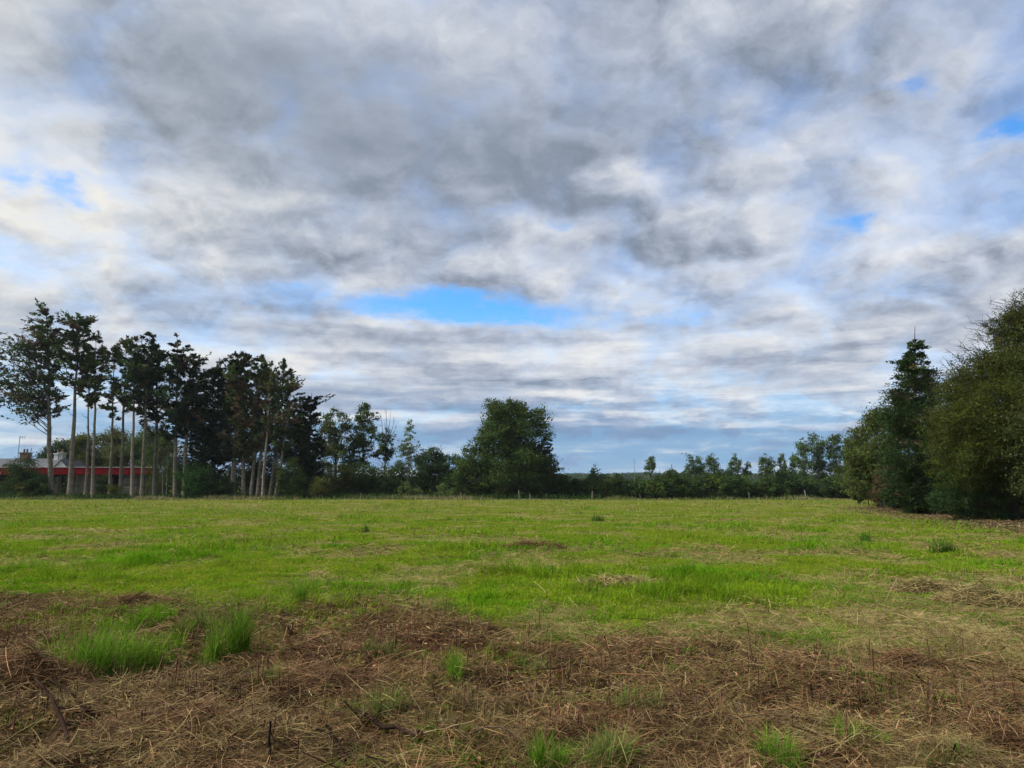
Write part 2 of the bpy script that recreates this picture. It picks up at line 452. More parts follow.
def blades(mb, x, y, h, w, lean, cols, z=None, k=3):
    n = len(x)
    z = gz(x, y) - .005 if z is None else z
    a = rng.uniform(0, 2 * math.pi, n); b = a + rng.normal(0, .5, n)
    d = np.stack([np.cos(a), np.sin(a), np.zeros(n)], 1)
    p = np.stack([x, y, z], 1)
    ts = np.linspace(0, 1, k)
    pts = np.stack([p + d * (lean * h * t ** 1.7)[:, None] + np.array([0, 0, 1]) * (h * (t - .35 * lean * t * t))[:, None] for t in ts], 1)
    ww = w[:, None] * np.array([1, .75, .12] if k == 3 else [1, .9, .6, .08])[None]
    side = np.stack([-np.sin(b), np.cos(b), np.zeros(n)], 1)
    ribbons(mb, pts, ww, side, cols)

def build_meadow():
    mb = MB()
    # green blades over the mown field
    rows = np.arange(499.5, 806, .5); wt = np.interp(rows, [499, 510, 540, 600, 660, 720, 806], [4600, 4600, 3300, 2300, 1150, 700, 450])
    cdf = np.cumsum(wt); total = int(cdf[-1] * .5); cdf /= cdf[-1]
    for _ in range(1):
        x, y = scatter(total, 0, 1, rows=np.interp(rng.random(total), cdf, rows))
        br = np.where(y < 16, brown(x, y), 0); st = straw(x, y)
        patch = fbm(x * 0.5 + 3, y * 0.5, 4)
        inbrown = br > .5
        keep = rng.random(len(x)) < np.where(inbrown, 0.55 * sst(.47, .68, fbm(x * 1.4, y * 1.1 + 60, 3)) + .03, 1 - .42 * st)
        keep &= (x < hedge_x(y) + 1.0) & (rng.random(len(x)) > .9 * sst(5.2, 2.2, hedge_x(y) - x + 2.5 * (fbm(x * .5, y * .3, 3) - .5)) * sst(60, 46, y))
        x, y, st, patch, br = x[keep], y[keep], st[keep], patch[keep], br[keep]; m = len(x)
        far = sst(18, 70, y)[:, None]
        tall = fbm(x * 0.35 + 50, y * 0.35, 4)
        h = (0.045 + 0.10 * sst(.45, .75, tall)) * rng.uniform(.6, 1.5, m) * (1 + .35 * sst(25, 90, y))
        w = np.maximum(.0045, y * 0.00075) * rng.uniform(.7, 1.3, m)
        c = pal(m, G_GREEN) * (1 - far) + pal(m, G_FAR) * far
        lush = sst(.40, .62, patch)[:, None]                     # lusher and yellower swathes
        tuft = sst(.42, .78, vnoise(x * 2.3, y * 1.9) * .65 + .35 * vnoise(x * 5.1 + 8, y * 4.3))   # knotty growth, tuft by tuft
        h = h * (.62 + 1.15 * tuft)
        c = c * (1.12 - .26 * tuft[:, None] * np.array([1.2, .85, 1.0]))
        c = c * (lush * np.array([.82, 1.0, .8]) + (1 - lush) * np.array([1.18, 1.03, 1.25]))
        blades(mb, x, y, h, w, rng.uniform(.2, 1.3, m), c * np.array([1.08, 1.25, 1.0]))
    # withered blades standing among the green
    x, y = scatter(90000, 525, 800); st = straw(x, y) * (1 - .7 * np.where(y < 16, brown(x, y), 0)) * sst(.42, .60, fbm(x * 1.3 + 9, y * 1.3, 3)) + .04
    k = (rng.random(len(x)) < st) & (x < hedge_x(y) + .5); x, y = x[k], y[k]; m = len(x)
    blades(mb, x, y, rng.uniform(.06, .22, m), np.maximum(.0035, y * .0006) * rng.uniform(.7, 1.3, m), rng.uniform(.5, 2.0, m), pal(m, S_PALE[:3], .25), k=4)
    o = mb.build('meadow_grass', M_GRASS)
    tag(o, 'short mown green grass covering the field', 'grass', kind='stuff')

def litter(mb, x, y, L, w, cols, lift, tilt, z=None):
    n = len(x)
    z = gz(x, y) if z is None else z
    a = rng.uniform(0, 2 * math.pi, n); ti = rng.normal(0, tilt, n)
    d = np.stack([np.cos(a) * np.cos(ti), np.sin(a) * np.cos(ti), np.sin(ti)], 1)
    bend = rng.normal(0, .22, n)
    s = np.stack([-np.sin(a), np.cos(a), np.zeros(n)], 1)
    p = np.stack([x, y, z + lift + np.abs(np.sin(ti)) * L * .35], 1)
    ts = np.linspace(-.5, .5, 4)
    pts = np.stack([p + d * (L * t)[:, None] + s * (bend * L * (t * t - .1))[:, None] - np.array([0, 0, 1]) * (.5 * L * t * t * rng.random(n))[:, None] * .4 for t in ts], 1)
    roll = rng.normal(0, .6, n)
    side = s * np.cos(roll)[:, None] + np.array([0, 0, 1]) * np.sin(roll)[:, None]
    ribbons(mb, pts, w[:, None] * np.array([.8, 1, 1, .5])[None], side, cols)

def build_litter():
    mb = MB()
    # brown cut stems over the cleared strip
    n = 260000
    x, y = scatter(n, 585, 830)
    br = brown(x, y)
    keep = rng.random(len(x)) < br * (.12 + .88 * sst(.40, .54, fbm(x * 2.1, y * 2.1 + 20, 4)))
    x, y = x[keep], y[keep]; m = len(x)
    hue = fbm(x * .8 + 11, y * .8, 4)
    c = np.where((rng.random(m) < .08 + .42 * sst(.52, .70, hue))[:, None], pal(m, S_PALE, .3), pal(m, S_BROWN, .35))
    litter(mb, x, y, rng.gamma(2.6, .042, m) + .03, np.maximum(.0021, y * .0004) * np.exp(rng.normal(0, .45, m)), c, rng.gamma(1.3, .028, m), .26)
    # scraps of dead leaf
    n = 60000
    x, y = scatter(n, 590, 830); k = rng.random(len(x)) < brown(x, y) * .8; x, y = x[k], y[k]; m = len(x)
    p = np.stack([x, y, gz(x, y) + rng.gamma(1.2, .012, m)], 1)
    leaves(mb, p, rng.normal(0, 1, (m, 3)) * [1, 1, .4], np.array([0, 0, 1.0]) + rng.normal(0, .4, (m, 3)), rng.uniform(.02, .075, m), rng.uniform(.010, .030, m), pal(m, S_BROWN, .35))
    # pale hay lying through the grass
    for n, y0, y1 in ((150000, 545, 820), (60000, 501, 560)):
        x, y = scatter(n, y0, y1)
        st = straw(x, y) * np.where(y < 16, 1 - .6 * brown(x, y), 1)
        keep = (rng.random(len(x)) < st + .03) & (x < hedge_x(y) + 1.5)
        x, y = x[keep], y[keep]; m = len(x)
        hd = sst(5, 1, hedge_x(y) - x)[:, None]
        c = np.where((rng.random(m) < .35)[:, None], pal(m, S_BROWN[2:] , .25), pal(m, S_PALE, .25)) * (1 - hd) + pal(m, S_BROWN, .3) * hd
        litter(mb, x, y, (rng.gamma(2.6, .04, m) + .03) * (1 + .02 * y), np.maximum(.0022, y * .00045) * rng.uniform(.6, 1.5, m), c, .02 + rng.gamma(1.5, .02, m), .25)
    tag(mb.build('straw_litter', M_STRAW), 'brown and pale cut stems lying over the ground', 'straw', kind='stuff')
    # stubble of the cut scrub
    mb = MB()
    n = 7500
    x, y = scatter(n, 594, 800)
    edge = sst(.25, .6, fbm(x * .9 + 70, y * .9, 3))
    k = rng.random(len(x)) < (brown(x, y) > .3) * edge * sst(4.4, 6.2, y); x, y = x[k], y[k]
    for i in range(len(x)):
        h = rng.gamma(3.0, .028) + .03; a = rng.uniform(0, 6.28); l = abs(rng.normal(0, .18)) * h
        p0 = np.array([x[i], y[i], gz(x[i], y[i]) - .02])
        tube(mb, [p0, p0 + [math.cos(a) * l * .5, math.sin(a) * l * .5, h * .5], p0 + [math.cos(a) * l, math.sin(a) * l, h]],
             np.array([1, .85, .7]) * rng.uniform(.0026, .0066), pal(1, [(.045, .022, .016), (.075, .034, .024), (.13, .08, .045)], .2)[0], 4)
    for _ in range(420):                                     # broken dark stems lying about
        p = gd(rng.uniform(-250, 1270), rng.uniform(606, 800))
        if brown(p[0], p[1]) < .4: continue
        a = rng.uniform(0, 6.28); l = rng.gamma(3, .05) + .05; z0 = float(gz(p[0], p[1])) + rng.uniform(.02, .06); ti = rng.normal(0, .25)
        q0 = np.array([p[0], p[1], z0]); dv = np.array([math.cos(a), math.sin(a), ti]) * l
        tube(mb, [q0 - dv * .5 + [0, 0, abs(ti) * l * .3], q0 + rng.normal(0, .008, 3), q0 + dv * .5 + [0, 0, abs(ti) * l * .3]], np.array([1, .9, .6]) * rng.uniform(.003, .0075), pal(1, [(.03, .016, .012), (.06, .03, .02)], .2)[0], 4)
    tag(mb.build('cut_stubble', M_BARK), 'short dark stubs of cut stalks standing in the brown strip', 'stubble', kind='stuff')

TUSSOCKS = [  # px, py (foot), width px, height px, label, colour set
    (86, 676, 100, 46, 'broad bright green grass tussock at the left edge of the brown strip', 0),
    (134, 662, 70, 34, 'smaller green tussock touching the broad one on the left', 0),
    (240, 657, 50, 46, 'tallest bright green grass tuft in the brown strip, left of centre', 0),
    (295, 607, 26, 26, 'thin tuft of tall blades where the grass meets the brown strip', 0),
    (443, 686, 34, 28, 'compact bright green tuft standing alone mid brown strip', 0),
    (386, 658, 44, 20, 'low spreading green tuft behind the compact one in the brown strip', 1),
    (392, 722, 52, 36, 'sparse green tuft beside the lying dark branch', 1),
    (452, 716, 20, 24, 'small brownish withered tuft below the compact green tuft', 2),
    (274, 692, 24, 26, 'small sparse tuft in front of the tallest green tuft', 1),
    (545, 775, 36, 36, 'green tuft at the bottom edge just right of centre', 0),
    (612, 764, 64, 36, 'wide mixed green and straw tuft near the bottom edge right of centre', 1),
    (640, 716, 46, 24, 'low yellowish green tuft on the brown ground right of centre', 1),
    (776, 772, 44, 36, 'rounded green tuft at the bottom edge below the standing stubble', 0),
    (853, 748, 44, 24, 'bright low green tuft in the brown litter on the right', 0),
    (942, 776, 48, 28, 'green tuft at the bottom edge towards the right corner', 1),
    (192, 636, 34, 22, 'faint green tuft behind and left of the tallest tuft', 1),
    (540, 668, 36, 18, 'flat green tuft just behind the centre of the brown strip', 1),
    (724, 590, 34, 10, 'dark green tuft in the mown grass right of centre', 3),
    (598, 521, 26, 8, 'dark tall grass tuft in the far field below the oak, right side', 3),
    (362, 533, 18, 9, 'dark tall grass tuft in the far field left of the oak', 3),
    (592, 594, 36, 9, 'rich green tuft beside the dry swath right of centre', 3),
    (548, 574, 20, 10, 'narrow rich green tuft between the two dry swaths in the field', 3),
    (938, 553, 36, 16, 'green clump before the hedge on the right side of field', 3),
    (868, 541, 30, 10, 'low green clump left of the one before the right hedge', 3),
]
def build_tussocks():
    sets = [[(.092, .215, .012), (.125, .245, .018), (.070, .170, .009), (.15, .24, .03)], [(.105, .180, .030), (.15, .19, .05), (.08, .15, .02), (.24, .19, .08)],
            [(.16, .11, .05), (.09, .10, .03), (.22, .17, .08)], [(.045, .120, .014), (.065, .15, .02)]]
    for px, py, wpx, hpx, lab, cs in TUSSOCKS:
        c = g3(px, py); D = c[1]; w = wpx / F * D / 2; h = hpx / F * D
        n = int(np.clip(wpx * hpx * .30, 90, 800)); mb = MB()
        q = rng.normal(0, .5, (n, 2)) * [w, max(w * .8, .06)]
        # several little crowns inside the clump
        k = max(2, int(wpx / 14)); cc = rng.normal(0, .55 if hpx > 12 else .3, (k, 2)) * [w, w * .8]; g = rng.integers(0, k, n)
        q = cc[g] + rng.normal(0, .34, (n, 2)) * max(w * .5, .05)
        x, y = c[0] + q[:, 0], c[1] + q[:, 1]
        hh = h * rng.uniform(.35, 1.1, n) * np.exp(-((q ** 2).sum(1)) / (2.2 * (w + .05) ** 2))
        cl_ = pal(n, sets[cs]); dd_ = rng.random(n) < .13; cl_[dd_] = pal(int(dd_.sum()), S_PALE, .3)
        blades(mb, x, y, np.maximum(hh, .04) * (1.4 if cs == 0 else 1.25), np.maximum(.005, D * .0007) * rng.uniform(.5, 1.6, n), rng.gamma(2.2, .20 if cs == 0 else .33, n), cl_, k=4)
        m_ = n // 4; q = np.clip(rng.normal(0, 1, (m_, 2)), -1.6, 1.6) * [w * .75, max(w * .65, .08)]         # short growth around the foot
        blades(mb, c[0] + q[:, 0], c[1] + q[:, 1], rng.uniform(.03, .11, m_) * (1 + .04 * D), np.maximum(.004, D * .0006) * rng.uniform(.6, 1.3, m_), rng.uniform(.3, 1.6, m_), pal(m_, sets[cs][:2] + S_PALE[:1]))
        tag(mb.build('grass_tussock', M_GRASS), lab, 'grass tuft', 'green tufts of longer grass')

HEAPS = [  # px, py, half width px, height px, palette, label
    (28, 690, 60, 46, 0, 'high mound of brown dead stalks at the left edge of picture'),
    (150, 604, 46, 12, 1, 'low swath of dry grass along the grass edge on the left'),
    (532, 549, 32, 9, 1, 'reddish dry swath of cut grass in mid field below the oak'),
    (622, 585, 52, 7, 2, 'long thin pale swath of dry grass right of the centre'),
    (985, 604, 50, 22, 2, 'pale mound of dry hay in the grass at right edge'),
    (930, 590, 34, 14, 2, 'smaller pale hay mound left of the one at right edge'),
    (910, 668, 34, 22, 0, 'dark brown heap of matted stalks in the hay on the right'),
    (1012, 745, 24, 26, 0, 'dark clump of roots and stalks in the bottom right corner'),
    (170, 738, 80, 24, 0, 'wide brown heap of cut stems in the bottom left'),
    (320, 690, 70, 22, 0, 'brown heap of tangled stems below the tallest green tuft'),
]
def build_heaps():
    for px, py, wpx, hpx, cs, lab in HEAPS:
        c = g3(px, py); D = c[1]; w = wpx / F * D; h = hpx / F * D; d = max(w * .55, .25)
        n = int(wpx * (hpx + 8) * 2.4) + 400
        r = np.sqrt(rng.random(n)); a = rng.uniform(0, 6.28, n)
        lump = .65 + .7 * vnoise(np.cos(a) * 1.5 + px, np.sin(a) * 1.5)
        x, y = c[0] + r * np.cos(a) * w * lump, c[1] + r * np.sin(a) * d * lump
        z = gz(x, y) + h * .75 * (1 - r ** 2) * (.25 + 1.3 * fbm(x * 3.5 + 3, y * 3.5, 3)) * rng.uniform(.25, 1, n)
        P = [S_BROWN, S_BROWN[:3] + S_PALE[2:], [S_PALE[0], S_PALE[1], S_PALE[0]]][cs]
        mb = MB()
        litter(mb, x, y, (rng.gamma(2.6, .042, n) + .03) * (1 + .03 * D), np.maximum(.0024, D * .0005) * rng.uniform(.6, 1.5, n), pal(n, P, .3), 0.0, .24, z)
        tag(mb.build('straw_heap', M_STRAW), lab, 'straw heap', 'heaps and swaths of dry cut grass')

STICKS = [  # pixel path on/over the ground: (px, py, lift m), radius m, colour, label
    ([(31, 698, .10), (48, 726, .09), (66, 762, .04)], .0125, 0, 'dark bare stick slanting down to the bottom edge at far left'),
    ([(34, 690, .06), (58, 706, .07), (86, 726, .03)], .009, 0, 'thin dark stick behind the slanting one at far left'),
    ([(326, 744, .09), (336, 753, .06), (347, 768, .0)], .016, 0, 'thick dark stub of branch poking up at bottom edge'),
    ([(348, 719, .05), (386, 734, .10), (420, 750, .05)], .017, 0, 'long dark branch lying right of the sparse green tuft'),
    ([(605, 668, .27), (610, 668, .13), (616, 668, .0)], .006, 1, 'tall thin leaning stalk standing right of centre'),
    ([(750, 672, .36), (752, 672, .18), (753, 676, .0)], .0055, 1, 'tallest upright thin stalk at the grass edge on the right'),
    ([(784, 707, .15), (788, 708, .07), (792, 709, .0)], .009, 0, 'short dark leaning stub among stubble on the right'),
    ([(812, 704, .13), (813, 704, .06), (812, 704, .0)], .010, 0, 'short thick dark stub beside the leaning one'),
    ([(822, 709, .16), (820, 709, .08), (817, 709, .0)], .006, 1, 'thin brown stub tilted right among the stubble'),
    ([(404, 745, .03), (436, 746, .05), (474, 743, .03)], .004, 2, 'pale stem lying across the litter beside the long dark branch'),
    ([(150, 705, .09), (166, 689, .12), (176, 672, .10)], .005, 2, 'long pale stem leaning out of the heap at the left'),
    ([(286, 640, .05), (290, 643, .03), (281, 636, .03)], .016, 0, 'small black chunk of wood by the tallest green tuft'),
    ([(886, 612, .04), (893, 604, .16), (898, 598, .20)], .006, 2, 'pale stem sticking up from the hay on the right'),
    ([(268, 768, .22), (268, 768, .1), (270, 768, .0)], .010, 0, 'short dark stump standing at the bottom edge left of centre'),
    ([(535, 768, .06), (500, 752, .05), (470, 752, .03)], .006, 1, 'thin brown twig lying at the bottom edge near centre'),
    ([(700, 745, .03), (760, 738, .05), (830, 741, .03)], .006, 1, 'long brown twig lying across the litter on the right'),
]
def build_sticks():
    cols = [(.022, .014, .010), (.07, .042, .026), (.22, .17, .10)]
    for path, r, ci, lab in STICKS:
        pts = []
        for px, py, l in path:
            p = g3(px, py); p[2] += l + (.045 if l > .025 else 0); pts.append(p)
        if path[0][1] == path[1][1] or abs(path[0][0] - path[2][0]) < 3:     # upright stalks stand on one spot
            base = pts[2]
            for k in (0, 1): pts[k][:2] = [base[0] + (path[k][0] - path[2][0]) / F * base[1], base[1] + .01]
        P = np.array(pts)
        t = np.linspace(0, 1, 9)[:, None]
        Q = P[0] * (1 - t) ** 2 + 2 * (2 * P[1] - .5 * P[0] - .5 * P[2]) * t * (1 - t) + P[2] * t ** 2
        Q[1:-1] += rng.normal(0, r * .5, (7, 3))
        mb = MB(); tube(mb, Q, r * np.linspace(.55, 1.15, 9) * rng.uniform(.78, 1.22, 9), pal(1, [cols[ci]], .1)[0], 7)
        for _ in range(2 if r > .009 else 0):               # broken side twigs
            i = rng.integers(2, 6); dv = unit(rng.normal(0, 1, 3) + [0, 0, .6]) * rng.uniform(.05, .13)
            tube(mb, [Q[i], Q[i] + dv * .5 + rng.normal(0, .006, 3), Q[i] + dv], np.array([.45, .35, .2]) * r, cols[ci], 4)
        up = abs(path[0][0] - path[2][0]) < 14 and len(path) == 3 and P[0][2] - P[2][2] > .1
        tag(mb.build('dry_stalk' if up else 'fallen_stick', M_BARK, None, True), lab, 'stalk' if up else 'stick', 'loose sticks and stalks')

build_meadow(); build_litter(); build_tussocks(); build_heaps(); build_sticks()
#@@GROUNDEND

# ---------------------------------------------------------------- trees
def lobe(px, py, rx, ry, D, dd=0.0, dep=None):
    c = at(px, py, D + dd)
    a, b = rx / F * (D + dd), ry / F * (D + dd)
    return c, np.array([a, dep if dep else .5 * a + .5 * min(a, b) + .1 * a, b])

def inside(n, shell=.5):
    d = unit(rng.normal(0, 1, (n, 3))); r = rng.random(n) ** (1 / 3)
    return d * (shell + (1 - shell) * r)[:, None]

def leafy(mb, lobes, n, size, cols, clump=.17, shell=.45, per=26, lumps=.28, flat=.55, dead=None, deadp=0.0, sub=9, subp=.74):
    """broadleaf crown: twig-end clumps spread through the lobes, each clump a loose ball of leaf blades"""
    n, size = n * 2.3, size * .70
    vol = np.array([np.prod(r) ** (2 / 3) for _, r in lobes]); cnt = np.maximum(6, (n / per * vol / vol.sum()).astype(int))
    for (c, r), k in zip(lobes, cnt):
        d = inside(k, shell)
        if sub:                                     # crowns bulge where bigger boughs end
            ns = sub; sd_ = unit(rng.normal(0, 1, (ns, 3))) * rng.uniform(.68, .98, (ns, 1)); sr = rng.uniform(.24, .42, ns)
            j = rng.integers(0, ns, k); m_ = rng.random(k) < subp
            d = np.where(m_[:, None], sd_[j] + inside(k, .55) * sr[j][:, None], d * .92)
        out = unit(d)
        q = 1 + lumps * 2 * (fbm(out[:, 0] * 2.3 + c[0], out[:, 2] * 2.3 + out[:, 1] * 1.7 + c[2], 3) - .5) + rng.normal(0, .05, k)
        cc = c + d * r * q[:, None]
        rs = clump * r.mean() * rng.uniform(.6, 1.35, k)
        tint = pal(k, cols, .16)
        if dead is not None:
            m = rng.random(k) < deadp; tint[m] = pal(int(m.sum()), dead, .2)
        i = np.repeat(np.arange(k), per); m = len(i)
        off = rng.normal(0, 1, (m, 3)) * [1, 1, .62]
        p = cc[i] + off * rs[i][:, None] * .75
        nrm = unit(out[i] * .5 + np.array([0, 0, flat]) + rng.normal(0, .75, (m, 3)))
        ax = rng.normal(0, 1, (m, 3)) + out[i] * .4
        s = size * rng.uniform(.6, 1.5, m)
        leaves(mb, p, ax, nrm, s, s * rng.uniform(.5, .8, m), np.clip(tint[i] * (1 + .15 * rng.standard_normal((m, 1))), .003, 1))

def needly(mb, wood, lobes, axis0, axis1, n, size, cols, per=20, droop=.25, dead=None, deadp=0.0, wood_r=.03, wcol=(.06, .05, .04), lift=.45, shell=.25, grp=5):
    """conifer crown: boughs run from the stem out to tips spread through the lobes, sprays of needles along the outer part"""
    vol = np.array([np.prod(r) ** (2 / 3) for _, r in lobes]); n, per, size = n * 1.7, 12, size * .74
    cnt = np.maximum(5, (n / per * vol / vol.sum()).astype(int))
    ax = axis1 - axis0
    for (c, r), k in zip(lobes, cnt):
        nb = max(3, k // grp)
        btip = c + inside(nb, shell + .15) * r * rng.uniform(.85, 1.18, (nb, 1))
        t = np.clip((btip[:, 2] - axis0[2]) / (ax[2] + 1e-6), 0, 1)
        hd = np.linalg.norm((btip - axis0 - ax * t[:, None])[:, :2], axis=1)
        tz = np.clip(t - lift * rng.uniform(.35, 1.9, nb) * hd / (ax[2] + 1e-6), .02, .97)
        bfoot = axis0 + ax * tz[:, None]
        bmid = bfoot + (btip - bfoot) * rng.uniform(.4, .6, (nb, 1)) + rng.normal(0, .07, (nb, 3)) * hd[:, None]
        j = rng.integers(0, nb, k); u0 = rng.uniform(.35, .97, (k, 1))
        foot = bfoot[j] * (1 - u0) ** 2 + 2 * bmid[j] * u0 * (1 - u0) + btip[j] * u0 ** 2
        bl = np.linalg.norm(btip - bfoot, axis=1)
        tip = foot + unit(btip - bfoot)[j] * (bl[j] * rng.uniform(.14, .48, k))[:, None] + rng.normal(0, .17, (k, 3)) * bl[j][:, None] * [1, 1, .6]
        btint = pal(nb, cols, .2)
        if dead is not None:
            m = rng.random(nb) < deadp; btint[m] = pal(int(m.sum()), dead, .25)
        tint = btint[j] * (1 + .12 * rng.standard_normal((k, 1)))
        bd = tip - foot; ln = np.linalg.norm(bd, axis=1)
        mid = foot + bd * .55 + np.array([0, 0, 1.0]) * (-.08 * ln)[:, None]
        if wood is not None:
            for i in range(nb):
                v_ = np.linspace(0, 1, 5)[:, None]; q = bfoot[i] * (1 - v_) ** 2 + 2 * bmid[i] * v_ * (1 - v_) + btip[i] * v_ ** 2
                tube(wood, q, wood_r * np.array([1, .75, .55, .35, .15]) * min(1.5, .5 + bl[i] / 4), wcol, 4)
            for i in rng.permutation(k)[:int(k * .3)]:
                tube(wood, [foot[i], mid[i], tip[i]], wood_r * np.array([.3, .22, .1]), wcol, 3)
        i = np.repeat(np.arange(k), per); m = len(i)
        u = rng.random(m) ** .7
        b0, b1, b2 = foot[i], mid[i], tip[i]; uu = u[:, None]
        p = b0 * (1 - uu) ** 2 + 2 * b1 * uu * (1 - uu) + b2 * uu ** 2
        bdir = unit(bd)[i]
        wid = (.05 * r.mean() + .08) * (1.15 - u * .55)
        off = rng.normal(0, 1, (m, 3)) * np.array([1, 1, .5]); off -= bdir * (off * bdir).sum(1, keepdims=True) * .6
        p = p + off * wid[:, None] - np.array([0, 0, 1]) * (np.abs(off[:, 0]) * wid * droop)[:, None]
        a = unit(bdir + off * .55 + rng.normal(0, .2, (m, 3)))
        s = size * rng.uniform(.6, 1.5, m)
        leaves(mb, p, a, rng.normal(0, 1, (m, 3)) + [0, 0, .9], s, s * rng.uniform(.28, .5, m), np.clip(tint[i] * (1 + .15 * rng.standard_normal((m, 1))), .003, 1))

def wob(p0, p1, n, amp):
    t = np.linspace(0, 1, n)[:, None]
    q = p0 * (1 - t) + p1 * t
    w = np.cumsum(rng.normal(0, amp, (n, 3)), 0); w -= t * w[-1]
    return q + w * [1, 1, .2] * np.sin(t * math.pi) ** .5

def limbs(mb, stem, lobes, r0, col, per=4):
    """forking limbs from the stem into each lobe"""
    for c, r in lobes:
        for _ in range(per):
            k = rng.uniform(.35, .85); s = stem[min(len(stem) - 1, int(k * len(stem)))]
            if s[2] > c[2] - .1 * r[2]: s = stem[int(len(stem) * .4)]
            e = c + inside(1, .4)[0] * r * .85
            q = wob(s, e, 6, .05 * np.linalg.norm(e - s)); q[0] = s
            tube(mb, q, r0 * np.linspace(1, .18, 6) * rng.uniform(.6, 1.0), col, 5)
            for _ in range(2):
                f = e + rng.normal(0, .35, 3) * r
                tube(mb, wob(q[3], f, 4, .04 * np.linalg.norm(f - q[3])), r0 * np.array([.4, .3, .2, .08]), col, 4)

def foot(px, D, dz=.15):
    x = (px - W / 2) / F / (CP + 0 * SP) * D / 1.0
    # column of the photo at ground level
    d = ray(px, 490); x = d[0] / d[1] * D
    return np.array([x, D, float(gz(x, D)) - dz])

BARK_PALE = (.165, .140, .106); BARK_GREY = (.17, .148, .118); BARK_DARK = (.06, .05, .04)

def broadleaf(name, label, cat, px, D, lobes, n, size, cols, tr=.2, group=None, bark=BARK_DARK, top=None, kw=None, deps=None, mat=None, twigfn=None):
    b = foot(px, D); L_ = [lobe(*l[:4], D, *(l[4:])) for l in lobes]
    t = thing(name, label, cat, b + [0, 0, .15], group)
    apex = at(*top, D) if top else L_[0][0] + [0, 0, L_[0][1][2] * .5]
    mb = MB(); stem = wob(b, apex, 9, tr * .25)
    rad = tr * np.linspace(1, .15, 9); rad[0] *= 1.35
    tube(mb, stem, rad, bark, 8)
    limbs(mb, stem, L_, tr * .45, bark)
    mb.build('trunk', M_BARK, t, True)
    mb = MB(); leafy(mb, L_, n, size, cols, **(kw or {}))
    if twigfn: twigfn(mb)
    mb.build('crown', mat or M_LEAF, t)
    return t

def conifer(name, label, cat, px, D, top, lobes, n, size, cols, tr=.3, bark=BARK_GREY, group=None, kw=None, stems=None, lower=None):
    b = foot(px, D); L_ = [lobe(*l[:4], D, *(l[4:])) for l in lobes]
    t = thing(name, label, cat, b + [0, 0, .15], group)
    apex = at(*top, D); mb = MB()
    stem = wob(b, apex, 12, .07); rad = tr * np.linspace(1, .06, 12); rad[0] *= 1.25
    tube(mb, stem, rad, pal(1, [bark], .08, .015)[0], 8)
    for _ in range(9):                              # broken dead snags on the bare stem
        k = rng.integers(3, 9); a = rng.uniform(0, 6.28); l = rng.uniform(.5, 1.9)
        tube(mb, [stem[k], stem[k] + np.array([math.cos(a), math.sin(a), .25]) * l * .6, stem[k] + np.array([math.cos(a), math.sin(a), .5]) * l], np.array([.05, .035, .012]), BARK_GREY, 4)
    cr = MB()
    needly(cr, mb, L_, b, apex, n, size, cols, **(kw or {}))
    mb.build('trunk', M_BARK, t, True); cr.build('crown', M_NEEDLE, t)
    return t

C_CYP = [(.070, .105, .030), (.095, .125, .036), (.050, .080, .026)]
C_BLK = [(.018, .034, .012), (.028, .050, .015), (.012, .024, .010)]
C_DEAD = [(.140, .085, .055), (.110, .085, .052), (.13, .115, .060)]
C_OAK = [(.046, .080, .017), (.062, .100, .020), (.036, .064, .015), (.075, .100, .022)]
C_DARK = [(.032, .060, .016), (.044, .074, .018), (.025, .047, .014)]
C_OLIVE = [(.080, .098, .022), (.105, .112, .028), (.060, .080, .018)]
C_LIGHT = [(.070, .115, .035), (.09, .13, .045), (.055, .095, .028)]
C_POP = [(.060, .100, .035), (.080, .115, .048), (.045, .080, .028)]

